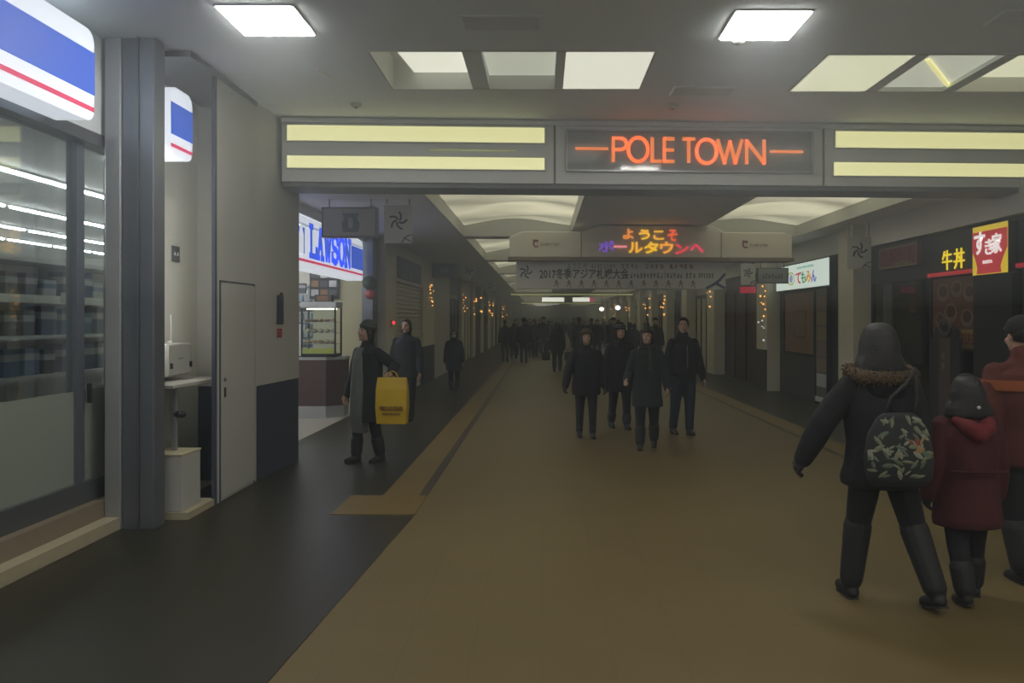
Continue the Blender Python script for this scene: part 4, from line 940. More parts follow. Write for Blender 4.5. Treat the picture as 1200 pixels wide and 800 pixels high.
def person(label, x, y, heading, H, pose=None, fit=None, group=None, vox=.011, detail=True):
    q = dict(pt=4, pk=4, mt=-4, mk=4, pa=4, pb=8, pe=12, ma=-4, mb=8, me=12, yaw=0, pitch=0, lean=0); q.update(pose or {})
    f = dict(coat='navycoat', hem=.42, girth=1.0, trousers='trouser_black', shoes='shoe', boot=.05, hair='short', haircol='hair', hat=None, hatm='blackknit', glove=False, scarf=None, collar=True, sleeve=None, legw=1.0, mask=False, hood=None, flare=1.0); f.update(fit or {})
    t = thing('person', label, 'person', (x, y, 0), heading, group)
    V = Vector; R = math.radians
    def leg(s, th, kn, sp=0):
        hip = V((s*.052*H, 0, .50*H)); a = R(th); k = R(th-kn)
        knee = hip + V((s*.004*H, -math.sin(a), -math.cos(a)))*.238*H; knee.x = hip.x+s*.004*H+s*math.sin(R(sp))*.238*H
        ank = knee + V((s*math.sin(R(sp)), -math.sin(k), -math.cos(k)))*.222*H
        return hip, knee, ank, k
    L = {s: leg(s, *((q['pt'], q['pk'], q.get('ps', 0)) if s > 0 else (q['mt'], q['mk'], q.get('ms', 0)))) for s in (1, -1)}
    dz = .040*H - min(L[1][2].z, L[-1][2].z)
    def T(v): return v + V((0, 0, dz))
    top = .50*H + dz                       # hip height
    lean = math.tan(R(q['lean']))
    def U(fx, fy, fz):                     # torso point in fractions of H, leaning
        z = fz*H+dz; return V((fx*H, fy*H - (z-top)*lean, z))
    def arm(s, a, b, e):
        a, b, e = R(a), R(b), R(e)
        sh = U(s*.100*(1+.5*(f['girth']-1)), 0, .790)
        d1 = V((s*math.sin(b), -math.sin(a)*math.cos(b), -math.cos(a)*math.cos(b)))
        el = sh + d1*.172*H
        d2 = V((s*math.sin(b)*.6, -math.sin(a+e)*math.cos(b), -math.cos(a+e)*math.cos(b))).normalized()
        wr = el + d2*.145*H
        return sh, el, wr, d2
    A = {1: arm(1, q['pa'], q['pb'], q['pe']), -1: arm(-1, q['ma'], q['mb'], q['me'])}
    hc = U(0, -.010, .930); HR = Matrix.Rotation(R(q['yaw']), 3, 'Z') @ Matrix.Rotation(R(q['pitch']), 3, 'X')
    def hp(v): return hc + HR @ (V(v)*H)
    # ---- body: one skin from feet to head
    bm = bmesh.new()
    ball(bm, U(0, 0, .72), (.085*H, .058*H, .11*H)); ball(bm, U(0, .002, .60), (.074*H, .052*H, .10*H)); ball(bm, U(0, .004, .52), (.082*H, .058*H, .065*H))
    capsule(bm, [U(0, .004, .80), hp((0, .004, -.035))], [.036*H, .031*H])
    ball(bm, hp((0, .006, .012)), (.043*H, .054*H, .056*H), 16, 12, HR); ball(bm, hp((0, -.012, -.022)), (.034*H, .040*H, .044*H), 14, 10, HR)
    ball(bm, hp((0, -.038, -.052)), (.016*H, .014*H, .012*H), 10, 6, HR)                       # chin
    tube(bm, [hp((0, -.044, .014)), hp((0, -.060, -.012)), hp((0, -.048, -.020))], [.006*H, .0095*H, .007*H], 8)   # nose
    for s in (-1, 1):
        ball(bm, hp((s*.020, -.038, -.020)), (.014*H, .012*H, .014*H), 10, 6, HR); ball(bm, hp((s*.045, .004, -.004)), (.006*H, .012*H, .018*H), 10, 6, HR)   # cheek, ear
        ball(bm, hp((s*.019, -.044, .020)), (.014*H, .007*H, .005*H), 10, 6, HR)              # brow
        sh, el, wr, d2 = A[s]
        capsule(bm, [U(s*.04, 0, .80), sh, el, wr], [.03*H, .032*H, .023*H, .016*H])
        hip, kn, an, k = L[s]; hip, kn, an = T(hip), T(kn), T(an)
        capsule(bm, [hip, kn, an], [.050*H, .034*H, .022*H])
        fw = V((0, -math.cos(min(0, k)*.6), math.sin(min(0, k)*.8))).normalized()
        tip = an + fw*.085*H + V((0, 0, -.022*H)); capsule(bm, [an+V((0, .015*H, -.012*H)), an+V((0, 0, -.01*H)), tip], [.02*H, .022*H, .014*H])
        # hand with palm, four fingers and thumb, curled
        side = V((s, 0, 0)); side = (side - d2*side.dot(d2)).normalized(); pn = d2.cross(side)*s      # pn: towards the back of the hand is -pn
        front = V((0, -1, 0)); front = (front-d2*front.dot(d2)).normalized()
        inn = -side
        pc = wr + d2*.028*H; 
        capsule(bm, [wr, wr+d2*.03*H+front*.006*H], [.015*H, .014*H]); capsule(bm, [wr+d2*.012*H, wr+d2*.045*H+front*.012*H], [.012*H, .010*H]); capsule(bm, [wr+d2*.012*H, wr+d2*.043*H-front*.012*H], [.012*H, .010*H])
        curl = R(f.get('curl', 35))
        for i, ln in enumerate((.040, .046, .043, .034)):
            b0 = wr + d2*.048*H + front*(.018-.0115*i)*H
            dd = (d2*math.cos(curl*.6)+inn*math.sin(curl*.6)); b1 = b0+dd*ln*.5*H; dd2 = (d2*math.cos(curl*1.7)+inn*math.sin(curl*1.7)); b2 = b1+dd2*ln*.5*H
            capsule(bm, [b0-d2*.01*H, b0, b1, b2], [.0052*H, .0052*H, .0048*H, .0042*H], 8)
        tb0 = wr+d2*.016*H+front*.012*H; capsule(bm, [tb0, tb0+(d2*.6+front*.8).normalized()*.022*H, tb0+(d2*.9+front*.7+inn*.3).normalized()*.040*H], [.0075*H, .0062*H, .005*H], 8)
    hands_gloved = f['glove']
    body = fuse('body', bm, vox*.55 if detail else vox, 'skin', t, 2)
    if f.get('skinm'): body.data.materials[0] = M[f['skinm']]
    # ---- face details
    if detail:
        for s in (-1, 1):
            bm = bmesh.new(); ball(bm, hp((s*.019, -.0465, .009)), (.0052*H, .003*H, .0026*H), 10, 6, HR); obj('eye', bm, 'eye', t, True)
            bm = bmesh.new(); tube(bm, [hp((s*.010, -.0515, .021)), hp((s*.020, -.0510, .0235)), hp((s*.029, -.045, .020))], .0011*H, 6); obj('eyebrow', bm, f['haircol'], t)
        if not f['mask']:
            bm = bmesh.new(); ball(bm, hp((0, -.0505, -.034)), (.0125*H, .004*H, .0042*H), 10, 6, HR); obj('mouth', bm, 'lips', t, True)
    if f['mask']:
        bm = bmesh.new(); ball(bm, hp((0, -.022, -.028)), (.036*H, .036*H, .028*H), 14, 10, HR); obj('face_mask', bm, 'paper', t, True)
    # ---- trousers
    bm = bmesh.new(); lw = f['legw']; bt = f['boot']*H
    ball(bm, U(0, .004, .51), (.090*H, .066*H, .06*H))
    for s in (-1, 1):
        hip, kn, an, k = L[s]; hip, kn, an = T(hip), T(kn), T(an)
        capsule(bm, [hip, hip.lerp(kn, .5), kn, kn.lerp(an, .5), kn.lerp(an, .93)], [.060*H*lw, .053*H*lw, .043*H*lw, .037*H*lw, .034*H*lw], 12)
    fuse('trousers', bm, vox, f['trousers'], t, 3)
    # ---- shoes or boots
    for s in (-1, 1):
        bm = bmesh.new(); hip, kn, an, k = L[s]; kn, an = T(kn), T(an)
        up = (kn-an).normalized(); kk = min(0, k)
        fw = V((0, -math.cos(kk*.7), math.sin(kk*.8))).normalized()
        br = .036*H if f['boot'] < .12 else (.046 if f['boot'] < .2 else .050)*H*max(1, lw)
        h = max(f['boot']*H-.04*H, .01*H)
        capsule(bm, [an+V((0, 0, -.004*H)), an+up*min(h, .03*H), an+up*h], [.029*H, .030*H if f['boot'] < .12 else .041*H*max(1, lw), br], 12)
        capsule(bm, [an-fw*.018*H+V((0, 0, -.016*H)), an+fw*.03*H+V((0, 0, -.016*H)), an+fw*.085*H+V((0, 0, -.020*H))], [.024*H, .026*H, .019*H], 12)
        so = fuse('boot' if f['boot'] > .12 else 'shoe', bm, vox*.8, f['shoes'], t, 2)
        bm = bmesh.new(); a0 = an-fw*.040*H; a1 = an+fw*.102*H
        n = fw.cross(V((1, 0, 0))).normalized(); n = n if n.z > 0 else -n
        vs = []
        for zz in (-.040*H, -.033*H):
            vs.append([bm.verts.new(an + fw*(a*.064*H+.030*H) + V((1, 0, 0))*b*.023*H + n*zz) for a, b in ((-1, -.7), (-.8, -.95), (.6, -1), (1, -.5), (1, .5), (.6, 1), (-.8, .95), (-1, .7))])
        for i in range(8): bm.faces.new((vs[0][i], vs[0][(i+1) % 8], vs[1][(i+1) % 8], vs[1][i]))
        bm.faces.new(vs[0][::-1]); bm.faces.new(vs[1]); obj('sole', bm, 'shoe' if f['shoes'] != 'shoe' else 'sole_grey', so)
    # ---- coat: torso shell down to the hem, with sleeves
    bm = bmesh.new(); g = f['girth']; hem = f['hem']; fl = f['flare']
    rings = [(hem, .108*fl, .082*fl), (hem+.03, .112*fl, .086*fl), ((hem+.58)/2, .110*g, .082*g), (.58, .103*g, .076*g), (.68, .106*g, .078*g), (.745, .108*g, .074*g), (.785, .100*g, .066*g), (.812, .080, .056), (.835, .055, .048), (.850, .044, .044)]
    rings = [r for i, r in enumerate(rings) if i == 0 or r[0] > rings[i-1][0]]
    RR = []
    for (fz, rx, ry) in rings:
        c = U(0, .002, fz) if fz*H+dz > top else V((0, .002*H-0, fz*H+dz))
        row = []
        for k in range(28):
            a = 2*PI*k/28; w_ = 1 + .018*math.sin(a*5+fz*23) + .014*math.sin(a*9-fz*31)
            row.append(bm.verts.new((c.x+rx*H*w_*math.cos(a), c.y+ry*H*w_*math.sin(a), c.z)))
        RR.append(row)
    for i in range(len(RR)-1):
        for k in range(28): bm.faces.new((RR[i][k], RR[i][(k+1) % 28], RR[i+1][(k+1) % 28], RR[i+1][k]))
    bm.faces.new(RR[0][::-1]); bm.faces.new(RR[-1])
    sg = f.get('sleevew', 1.0)
    for s in (-1, 1):
        sh, el, wr, d2 = A[s]
        capsule(bm, [U(s*.050, 0, .800), sh+V((-s*.004*H, 0, -.004*H)), sh.lerp(el, .55), el, el.lerp(wr, .5), wr+d2*.006*H], [.034*H, .038*H*sg, .040*H*sg, .038*H*sg, .036*H*sg, .029*H*sg], 12)
    if f['collar']: capsule(bm, [U(0, .004, .825), U(0, .004, .855)], [.052*H, .046*H], 14)
    coat = fuse('coat', bm, vox, f['coat'], t, 3)
    if f.get('zip'): 
        bm = bmesh.new(); capsule(bm, [U(.004, -.079*g, .58), U(.004, -.081*g, .68), U(.004, -.076*g, .76)], .004*H, 6); obj('zip', bm, 'frame', coat)
    # ---- head cover
    if f['hair']:
        bm = bmesh.new(); hs = f['hair']
        ball(bm, hp((0, .014, .020)), (.050*H, .056*H, .056*H), 18, 12, HR)
        if hs in ('bob', 'long', 'helmet'):
            for s in (-1, 1): capsule(bm, [hp((s*.040, .000, .02)), hp((s*.045, .004, -.02)), hp((s*.042, .008, -.055))], [.016*H, .017*H, .012*H], 10)
            ball(bm, hp((0, .032, -.020)), (.044*H, .032*H, .05*H), 14, 10, HR)
        if hs == 'long': capsule(bm, [hp((0, .042, -.02)), hp((0, .050, -.07)), hp((0, .052, -.12))], [.042*H, .042*H, .030*H], 12); 
        if hs == 'big':                                  # long hair falling in one smooth bell over the hood
            bh = f.get('hairw', 1); n0 = len(bm.verts)
            b2 = bmesh.new(); loft(b2, [(0, .014, .088, .006, .006), (0, .014, .086, .022, .024), (0, .014, .079, .039, .043), (0, .014, .064, .053, .058), (0, .014, .042, .062, .066), (0, .016, .010, .066*(.6+.4*bh), .068), (0, .018, -.025, .067*(.4+.6*bh), .067), (0, .020, -.060, .076*bh, .064), (0, .022, -.092, .082*bh, .060), (0, .022, -.105, .074*bh, .052)], 24)
            for v in b2.verts: v.co = hp(v.co)
            tm = bpy.data.meshes.new('tmp'); b2.to_mesh(tm); b2.free(); bm.from_mesh(tm); bpy.data.meshes.remove(tm)
        if hs != 'big': tube(bm, [hp((-.030, -.026, .056)), hp((0, -.036, .060)), hp((.030, -.026, .056))], [.009*H, .010*H, .009*H], 8)    # fringe
        fuse('hair', bm, vox*.7, f['haircol'], t, 2)
    if f['hat'] == 'beanie':
        bm = bmesh.new(); ball(bm, hp((0, .010, .040)), (.053*H, .060*H, .056*H), 18, 12, HR)
        rg = [hp((.052*math.cos(a), .010+.056*math.sin(a), .038-.008*math.sin(a))) for a in [2*PI*i/24 for i in range(25)]]
        tube(bm, rg, .009*H, 8); h = fuse('knitted_hat', bm, vox*.7, f['hatm'], t, 2)
        if f.get('pompom'): bm = bmesh.new(); ball(bm, hp((0, .01, .10)), .018*H, 10, 8); obj('pompom', bm, f['hatm'], h, True)
        if f.get('stripe'):
            for zz, rr_ in ((.045, .0545), (.065, .047)):
                bm = bmesh.new(); tube(bm, [hp((rr_*math.cos(a), .006+(rr_+.008)*math.sin(a), zz)) for a in [2*PI*i/24 for i in range(25)]], .004*H, 6); obj('stripe', bm, f['stripe'], h)
    if f['hat'] == 'cap':
        bm = bmesh.new(); ball(bm, hp((0, .008, .026)), (.053*H, .061*H, .056*H), 18, 12, HR); capsule(bm, [hp((0, -.045, .028)), hp((0, -.075, .020))], [.025*H, .015*H], 12); fuse('cap', bm, vox*.7, f['hatm'], t, 2)
    if f['scarf']:
        bm = bmesh.new(); tube(bm, [U(.050*math.cos(a), .004+.052*math.sin(a), .845) for a in [2*PI*i/20 for i in range(21)]], .020*H, 10)
        capsule(bm, [U(.02, -.055, .83), U(.028, -.086*g, .74), U(.03, -.092*g, .66)], [.018*H, .02*H, .018*H]); fuse('scarf', bm, vox, f['scarf'], t, 2)
    if hands_gloved:
        for s in (-1, 1):
            sh, el, wr, d2 = A[s]; bm = bmesh.new()
            front = V((0, -1, 0)); front = (front-d2*front.dot(d2)).normalized(); inn = V((-s, 0, 0))
            capsule(bm, [wr, wr+d2*.045*H], [.019*H, .020*H])
            for i, ln in enumerate((.040, .046, .043, .034)):
                b0 = wr + d2*.048*H + front*(.020-.013*i)*H; b1 = b0+(d2*.9+inn*.35)*ln*.5*H; capsule(bm, [b0-d2*.015*H, b0, b1, b1+(d2*.5+inn*.85)*ln*.5*H], .0078*H, 8)
            tb0 = wr+d2*.016*H+front*.014*H; capsule(bm, [tb0, tb0+(d2*.6+front*.8).normalized()*.026*H, tb0+(d2*.9+front*.7).normalized()*.043*H], .0085*H, 8)
            fuse('glove', bm, vox*.5, 'shoe', t, 2)
    t['_'] = 0; del t['_']
    return t, dict(U=U, hp=hp, A=A, L=L, T=T, dz=dz, H=H, HR=HR)

M['navycoat'] = fab('navy_coat', (0.0070, 0.0095, 0.0130)); M['blackcoat'] = fab('black_coat', (0.0053, 0.0063, 0.0067)); M['greycoat'] = fab('grey_blue_coat', (0.0105, 0.0140, 0.0180)); M['trouser_black'] = fab('black_trousers', (0.0045, 0.0053, 0.0057))
M['jeans'] = fab('blue_jeans', (.016, .028, .042)); M['redcoat'] = fab('red_coat', (0.0525, 0.0035, 0.0045)); M['rustcoat'] = fab('rust_jacket', (0.0750, 0.0130, 0.0075)); M['olive'] = fab('olive_knit', (.055, .045, .024)); M['greyknit'] = fab('grey_green_knit', (.055, .065, .058))
M['greycloth'] = fab('grey_long_cloth', (.12, .13, .128)); M['blackknit'] = fab('black_knit', (0.0100, 0.0100, 0.0100)); M['purple'] = fab('dark_purple_coat', (0.0110, 0.0110, 0.0240)); M['brownshoe'] = mat('brown_leather', (0.0300, 0.0175, 0.0100), .5); M['sole_grey'] = mat('sole_grey', (.02, .02, .02), .6)
M['paletrouser'] = fab('pale_trousers', (0.0650, 0.0600, 0.0475)); M['scarfm'] = fab('dark_scarf', (0.0250, 0.0200, 0.0150)); M['stripew'] = mat('pale_stripe', (0.1750, 0.1750, 0.1850), .7); M['fur'] = mat('tan_fur', (0.0850, 0.0550, 0.0275), .9, noise=.5, nscale=40, bump=1, bscale=90)
M['brownhair'] = mat('dark_brown_hair', (0.0150, 0.0100, 0.0070), .5, bump=.4, bscale=120); M['beigecoat'] = fab('beige_coat', (0.0800, 0.0650, 0.0450))

def handle_bag(name, label, cat, hand, w_, h_, d_, m, rotz=0, handle=.12, cm=None):
    """a shopping bag hanging from a hand point"""
    t = thing(name, label, cat, (hand.x, hand.y, hand.z-handle-h_), rotz)
    bm = bmesh.new(); N = 8
    def ring(z, w2, dd): return [bm.verts.new((w2*a, dd*b, z)) for a, b in ((-1, -1), (-.33, -1.12), (.33, -1.12), (1, -1), (1, 1), (.33, 1.12), (-.33, 1.12), (-1, 1))]
    R_ = [ring(0, w_/2*.94, d_/2*.9), ring(h_*.35, w_/2*1.02, d_/2*1.05), ring(h_*.75, w_/2, d_/2*.8), ring(h_, w_/2*.93, d_/2*.35)]
    for i in range(3):
        for k in range(N): bm.faces.new((R_[i][k], R_[i][(k+1) % N], R_[i+1][(k+1) % N], R_[i+1][k]))
    bm.faces.new(R_[0][::-1]); bm.faces.new(R_[-1]); obj('bag_body', bm, m, t, False, bevel=.004)
    for s in (-1, 1):
        bm = bmesh.new(); tube(bm, [(-w_*.2, s*d_*.15, h_*.97), (-w_*.12, s*d_*.1, h_+handle*.7), (0, 0, h_+handle), (w_*.12, s*d_*.1, h_+handle*.7), (w_*.2, s*d_*.15, h_*.97)], .006, 6); obj('handle', bm, cm or m, t, True)
    return t

def hand_world(t, info, s):
    sh, el, wr, d2 = info['A'][s]; p = wr+d2*.055*info['H']
    return Matrix.Translation(t.location) @ Matrix.Rotation(t.rotation_euler.z, 4, 'Z') @ p

# --- three walkers in the middle coming towards the viewer
person('walker in black padded coat with olive knitted hat in the middle of the floor', .62, 10.75, math.radians(4), 1.50,
       dict(pt=9, pk=10, mt=-6, mk=4, pa=-4, pb=14, pe=16, ma=8, mb=20, me=10, pitch=-12), dict(coat='blackcoat', hem=.40, girth=1.22, flare=1.22, sleevew=1.15, hat='beanie', hatm='olive', hair='bob', glove=True, boot=.10, legw=.95, shoes='shoe'))
person('walker in long grey blue coat, dark scarf and bobble hat, leading the crowd', 1.35, 9.85, math.radians(-8), 1.55,
       dict(pt=-8, pk=12, mt=12, mk=6, pa=6, pb=12, pe=35, ma=10, mb=14, me=60, yaw=-8, pitch=-8), dict(coat='greycoat', hem=.35, girth=1.12, flare=1.15, hat='beanie', hatm='brownhair', pompom=True, hair='bob', scarf='scarfm', boot=.17, legw=1.0, trousers='trouser_black'))
person('tall man with short black hair in zipped dark jacket and blue jeans', 2.02, 11.0, math.radians(12), 1.68,
       dict(pt=3, pk=4, mt=-7, mk=8, pa=4, pb=12, pe=14, ma=-2, mb=9, me=12, yaw=-25), dict(coat='blackcoat', hem=.47, girth=1.12, hair='short', trousers='jeans', shoes='brownshoe', boot=.07, legw=1.08, zip=True))
person('walker with pale striped knitted hat half hidden behind the grey blue coat', 1.18, 11.6, math.radians(10), 1.58,
       dict(pt=8, pk=6, mt=-10, mk=10, mb=14, ma=5), dict(coat='blackcoat', hem=.36, girth=1.15, flare=1.15, hat='beanie', hatm='blackknit', stripe='stripew', hair='bob', boot=.12, glove=True))

# --- left side: three walkers near the shop
t, inf = person('person in grey knitted hat and dark coat over long grey dress by the shop counter', -2.02, 8.9, math.radians(-38), 1.62,
       dict(pt=-5, pk=8, mt=10, mk=6, pa=-22, pb=52, pe=95, ma=5, mb=8, me=15, yaw=-14, pitch=-6), dict(coat='navycoat', hem=.30, girth=1.18, flare=1.22, hat='beanie', hatm='greyknit', hair='bob', boot=.16, trousers='trouser_black'))
bm = bmesh.new(); U = inf['U']; H = 1.62
rows = [(.22, .062, -.100), (.35, .064, -.116), (.5, .062, -.112), (.62, .060, -.104), (.74, .052, -.096), (.82, .034, -.072)]
RR = []
for fz, hw, yy in rows: RR.append([bm.verts.new(U(-.01+hw*a, yy+abs(a)*.012+dy, fz)) for a, dy in ((-1, 0), (-.5, -.008), (0, 0), (.5, -.008), (1, 0), (1, .06), (-1, .06))])
for i in range(len(RR)-1):
    for k in range(7): bm.faces.new((RR[i][k], RR[i][(k+1) % 7], RR[i+1][(k+1) % 7], RR[i+1][k]))
bm.faces.new(RR[0][::-1]); bm.faces.new(RR[-1]); fuse('grey_dress', bm, .012, 'greycloth', t, 2)
hw_ = hand_world(t, inf, 1)
M['bagyellow'] = mat('yellow_bag', (.50, .33, .006), .45, noise=.12, nscale=9)
b = handle_bag('shopping_bag', 'bright yellow shopping bag with dark print held by the person in the grey hat', 'bag', Vector((hw_.x+.04, hw_.y-.05, hw_.z+.05)), .34, .50, .12, 'bagyellow', math.radians(-4), .07)
marks('print', b, at(.01, -.075, .17), .26, .05, 12, mat('bag_print', (.10, .03, .005), .6)); marks('small_print', b, at(.01, -.073, .11), .20, .025, 9, 'bag_p2' if 'bag_p2' in M else mat('bag_print_small', (.14, .06, .01), .6))
t, inf = person('woman with dark bobbed hair in navy coat walking behind the yellow bag', -2.22, 12.6, math.radians(-6), 1.66,
       dict(pt=8, pk=6, mt=-8, mk=12, pa=4, pb=10, pe=16, ma=0, mb=10, me=14, yaw=-6), dict(coat='navycoat', hem=.43, girth=1.15, flare=1.1, hair='bob', haircol='brownhair', boot=.08))
hw_ = hand_world(t, inf, -1)
handle_bag('carrier_bag', 'small white carrier bag beside the yellow bag, held by the woman in navy', 'bag', Vector((hw_.x+.02, hw_.y, hw_.z)), .18, .22, .07, 'paper', .1, .05)
person('short walker in dark purple coat with white face mask by the pale wall panel', -2.06, 18.0, math.radians(4), 1.42,
       dict(pt=10, pk=6, mt=-10, mk=10), dict(coat='purple', hem=.33, girth=1.2, flare=1.2, hair='bob', mask=True, boot=.12), vox=.015)

# --- group at the right, seen from behind
WH = 1.60
t, inf = person('woman from behind with long black hair and tan fur trimmed hood carrying a patterned bag', 1.99, 4.50, math.radians(184), WH,
       dict(pt=7, pk=3, ps=5, mt=-14, mk=8, ms=9, pa=6, pb=34, pe=10, ma=-6, mb=10, me=60, lean=3), dict(coat='blackcoat', hem=.425, girth=1.25, flare=1.32, sleevew=1.22, hair='big', hairw=1.22, trousers='trouser_black', boot=.27, legw=1.0, glove=True), vox=.009)
U = inf['U']; hp = inf['hp']
bm = bmesh.new(); rr = random.Random(9)
pts = [U(.105*math.cos(a), .012+.092*math.sin(a), .842-.030*math.sin(a)-.008*math.cos(2*a)) for a in [math.radians(d) for d in range(-20, 201, 10)]]
capsule(bm, pts, [.024*WH+.004*rr.random() for _ in pts], 10)
for p in pts:
    for k in range(26):
        d = Vector((rr.gauss(0, 1), rr.gauss(0, 1), rr.gauss(0, 1))).normalized(); tube(bm, [p, p+d*.045, p+d*.060+Vector((0, 0, -.008))], [.008, .005, .001], 4)
obj('fur_trim', bm, 'fur', t, True)
bm = bmesh.new(); ball(bm, U(0, .070, .79), (.085*WH, .045*WH, .055*WH)); capsule(bm, [U(-.07, .03, .83), U(0, .075, .82), U(.07, .03, .83)], [.035*WH]*3); fuse('hood', bm, .01, 'blackcoat', t, 3)
# patterned shoulder bag on her far hip
BX, BY, BZ = 1.96, 4.22, .73
bag = thing('patterned_bag', 'black bag with pale leaf pattern on the back of the fur hooded woman', 'bag', (BX, BY, BZ), math.radians(-6))
bm = bmesh.new(); prof = [(0, .145, .03), (.05, .175, .055), (.15, .185, .065), (.28, .165, .05), (.37, .12, .03), (.40, .08, .02)]
loft(bm, [(0, 0, z, rx, ry) for z, rx, ry in prof], 24, 2.6); bo = obj('bag_body', bm, fab('bag_black', (.02, .022, .022)), bag, True)
def bag_front(u, v):
    for (z0, a0, b0), (z1, a1, b1) in zip(prof[:-1], prof[1:]):
        if z0 <= v <= z1:
            k = (v-z0)/(z1-z0); rx, ry = a0+(a1-a0)*k, b0+(b1-b0)*k; xx = max(-.97, min(.97, u)); return Vector((xx*rx, -ry*(1-abs(xx)**2.6)**(1/2.6)-.001, v))
rr = random.Random(21); cols_ = [mat(f'leaf_{i}', c, .6) for i, c in enumerate(((.16, .17, .10), (.09, .12, .08), (.22, .22, .16), (.30, .16, .04), (.24, .03, .02)))]
for mi in range(5):
    bm = bmesh.new(); n = (34, 28, 16, 4, 2)[mi]
    for _ in range(n):
        u, v = rr.uniform(-.9, .9), rr.uniform(.06, .38) if mi != 3 and mi != 4 else rr.uniform(.20, .27)
        if mi >= 3: u = rr.uniform(.1, .7)
        if rr.random() < .35*(v < .12): continue
        a = rr.uniform(0, PI); ln = rr.uniform(.018, .034); wd = ln*rr.uniform(.28, .5)
        ring = []
        for k in range(10):
            b_ = 2*PI*k/10; lx_, lz_ = ln*math.cos(b_), wd*math.sin(b_)*(1-.3*abs(math.cos(b_)))
            dx, dz_ = lx_*math.cos(a)-lz_*math.sin(a), lx_*math.sin(a)+lz_*math.cos(a)
            vv = min(.395, max(.005, v+dz_)); p = bag_front(u+dx/.17, vv)
            ring.append(bm.verts.new(p+Vector((0, -.001, 0))))
        c = bm.verts.new(bag_front(u, v)+Vector((0, -.004, 0)))
        for k in range(10): bm.faces.new((c, ring[k], ring[(k+1) % 10]))
    obj('print_pattern', bm, cols_[mi], bag)['kind'] = 'stuff'
bm = bmesh.new(); tube(bm, [(-.07, 0, .39), (-.03, .03, .48), (.06, .05, .56), (.13, .12, .64)], .010, 8); tube(bm, [(.08, 0, .385), (.11, .04, .48), (.14, .12, .60)], .010, 8); obj('strap', bm, 'shoe', bag, True)
# child in red
t, inf = person('child from behind in long red hooded coat with black hat, walking beside the adults', 2.50, 4.52, math.radians(180), 1.30,
       dict(pt=-7, pk=10, mt=9, mk=6, pa=0, pb=10, pe=10, ma=0, mb=9, me=10), dict(coat='redcoat', hem=.34, girth=1.28, flare=1.35, sleevew=1.3, hair='big', hairw=1.35, hat='beanie', hatm='blackknit', trousers='trouser_black', boot=.16, glove=True, legw=1.1), vox=.009)
U = inf['U']; bm = bmesh.new(); capsule(bm, [U(-.075, .05, .815), U(-.04, .09, .79), U(0, .10, .765), U(.04, .09, .79), U(.075, .05, .815)], [.030, .05, .055, .05, .030]); fuse('hood', bm, .009, fab('red_hood', (.14, .010, .014)), t, 2)
bm = bmesh.new(); ball(bm, U(0, .098, .88), (.012, .006, .010)); obj('hat_badge', bm, 'gpale', t, True)
for zz in (.60,): bm = bmesh.new(); capsule(bm, [U(-.12, .105, zz), U(0, .122, zz), U(.12, .105, zz)], .008); obj('back_seam', bm, 'redcoat', t, True)
# adult in rust jacket
t, inf = person('adult from behind in rust red jacket with orange band and black cap', 3.08, 4.90, math.radians(186), 1.66,
       dict(pt=-6, pk=6, mt=8, mk=5, pa=-10, pb=12, pe=40, ma=6, mb=18, me=10, lean=2), dict(coat='rustcoat', hem=.44, girth=1.4, flare=1.35, sleevew=1.15, hair='short', hat='cap', hatm='blackknit', trousers='trouser_black', boot=.2, glove=True, legw=1.15), vox=.010)
U = inf['U']; bm = bmesh.new(); RR = []
for fz in (.725, .765):
    RR.append([bm.verts.new(U(.168*math.cos(a), .002+.113*math.sin(a), fz)) for a in [2*PI*i/32 for i in range(32)]])
for k in range(32): bm.faces.new((RR[0][k], RR[0][(k+1) % 32], RR[1][(k+1) % 32], RR[1][k]))
obj('orange_band', bm, fab('orange_band', (.26, .07, .02)), t, True)

# --- restaurant worker? none. Crowd deeper in the corridor
arch = []
def A_(i, **k):
    pose, fit = k.get('pose', {}), k.get('fit', {})
    t, inf = person('', 0, 0, 0, k.get('H', 1.65), pose, fit, None, .02, False); return t
protoc = [A_(0, H=1.68, pose=dict(pt=12, pk=6, mt=-12, mk=14), fit=dict(coat='blackcoat', hem=.44, girth=1.15, hair='short')),
          A_(1, H=1.58, pose=dict(pt=-12, pk=14, mt=12, mk=6), fit=dict(coat='navycoat', hem=.36, girth=1.15, flare=1.15, hair='bob', boot=.2)),
          A_(2, H=1.72, pose=dict(pt=6, pk=4, mt=-8, mk=10), fit=dict(coat='blackcoat', hem=.45, girth=1.2, hat='beanie', trousers='jeans')),
          A_(3, H=1.60, pose=dict(pt=-8, pk=10, mt=8, mk=4), fit=dict(coat='greycoat', hem=.30, girth=1.15, flare=1.2, hair='long')),
          A_(4, H=1.66, pose=dict(pt=10, pk=6, mt=-9, mk=12), fit=dict(coat='navycoat', hem=.45, girth=1.15, hair='short', trousers='paletrouser')),
          A_(5, H=1.62, pose=dict(pt=-10, pk=12, mt=10, mk=6), fit=dict(coat='beigecoat', hem=.36, girth=1.15, hair='bob'))]
usedp = set()
def put(i, x, y, hd, label, group=None, s=1):
    t = protoc[i] if i not in usedp else copy_tree(protoc[i]); usedp.add(i)
    t.location = (x, y, 0); t.rotation_euler.z = math.radians(hd); t.scale = (s, s, s); t['label'] = label
    if group: t['group'] = group
    elif 'group' in t: del t['group']
    return t
def pc(x, yfoot): Y = H0*F/(yfoot-375); return (x-635)/F*Y, Y
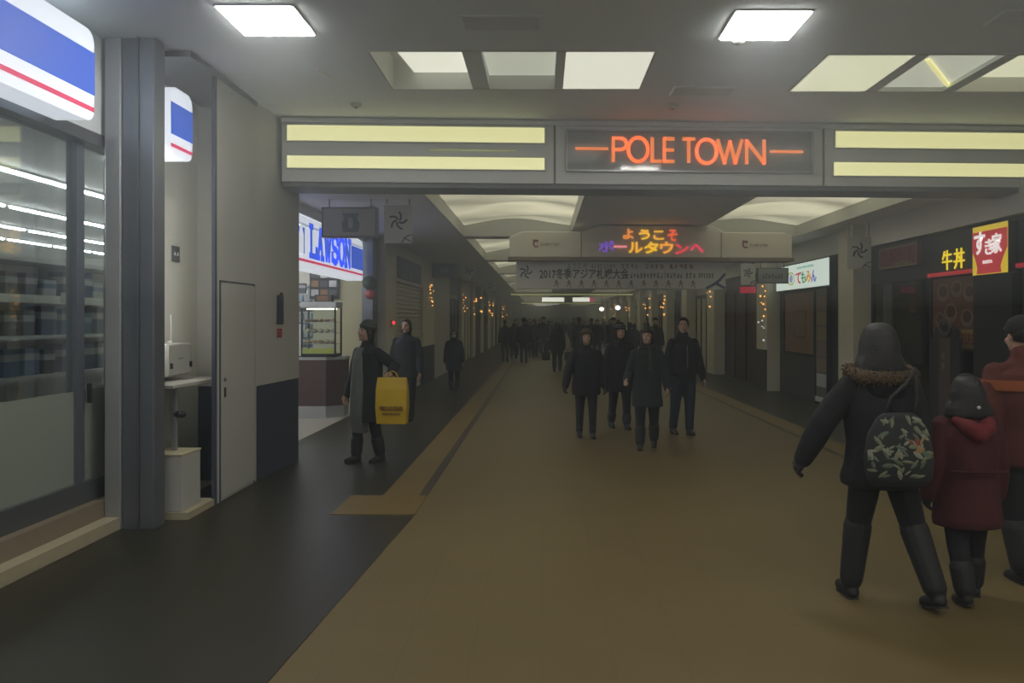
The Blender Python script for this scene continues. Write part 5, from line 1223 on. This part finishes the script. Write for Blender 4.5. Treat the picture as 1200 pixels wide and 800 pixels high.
spots = [(4, 592, 424, 180, 'walker from behind in dark jacket and pale trousers near the ochre line'), (2, 614, 425, 175, 'walker from behind in dark jacket and jeans beside the pale trousers'),
         (0, 627, 418, 180, 'walker with dark short jacket a little beyond the jeans wearer'), (1, 653, 435, 178, 'dark coated walker from behind carrying a bag in each hand'),
         (0, 604, 416, 5, 'walker in dark jacket between the pale trousers and the jeans, farther off'), (3, 676, 419, 0, 'walker in long grey coat just before the olive knitted hat'),
         (2, 719, 428, 4, 'walker in dark hat right behind the olive knitted hat'), (1, 738, 430, 182, 'dark coated walker just behind the pale striped hat'), (0, 700, 421, 0, 'walker in dark jacket farther off between the olive and striped hats'),
         (5, 640, 412, 0, 'walker in beige coat in the thick of the crowd'), (3, 757, 428, 176, 'walker in long grey coat beyond the grey blue coat'), (2, 768, 432, 0, 'walker in dark hat beyond the tall man in jeans')]
for i, x, yf, hd, lb in spots:
    X, Y = pc(x, yf); o = put(i, X, Y, hd, lb)
    if 'bag in each hand' in lb:
        for s, w_ in ((-1, 'on the ochre line side'), (1, 'on the restaurant side')): handle_bag('hand_bag', 'small dark bag held by the distant dark coated walker, ' + w_, 'bag', Vector((X+s*.36, Y-.05, .74)), .26, .26, .12, 'shoe', 0, .12)
rr = random.Random(17)
pts = []
tries = 0
while len(pts) < 72 and tries < 4000:
    tries += 1
    Y = 30+56*rr.random()**1.2; X = rr.uniform(-1.7, 4.3)
    if all((X-a)**2+(Y-b)**2 > .8 for a, b in pts): pts.append((X, Y))
for X, Y in pts: put(rr.choice([0, 1, 2, 3, 0, 1, 2, 4, 5]), X, Y, rr.choice([0, 180])+rr.uniform(-15, 15), 'dark clothed pedestrian among the dense crowd far down the corridor', 'crowd far down the corridor', rr.uniform(.95, 1.04))

# ============================================================ HAZE: thin near the floor; thicker layers added to brighten ceilings like lens glare
for nm, dens, z0, z1, ya, yb, lab in (('haze', HAZE_LOW, .01, 1.8, -7.9, YF+.1, 'thin haze near the floor of the concourse and corridor'),
        ('haze', HAZE_MID, 1.8, 2.4, -7.9, 8.9, 'middle layer of bluish haze over the heads in the concourse'), ('haze', HAZE_HIGH, 2.4, ZC+.45, -7.9, 8.9, 'thicker bluish haze hanging right under the high ceiling'),
        ('haze', HAZE_FAR, 1.8, ZC+.45, 8.9, YF+.1, 'bluish haze hanging under the low corridor ceiling')):
    hm = bpy.data.materials.new('haze'); hm.use_nodes = True; nt = hm.node_tree; nt.nodes.remove(nt.nodes['Principled BSDF'])
    vs = nt.nodes.new('ShaderNodeVolumeScatter'); vs.inputs['Color'].default_value = (.88, .95, 1, 1); vs.inputs['Density'].default_value = dens; vs.inputs['Anisotropy'].default_value = .1
    nt.links.new(vs.outputs[0], [n for n in nt.nodes if n.type == 'OUTPUT_MATERIAL'][0].inputs['Volume'])
    bm = bmesh.new(); box(bm, -11.9, 6.9, ya, yb-.02, z0, z1-.01); o = obj(nm, bm, hm); tag(o, lab, 'haze', kind='stuff')
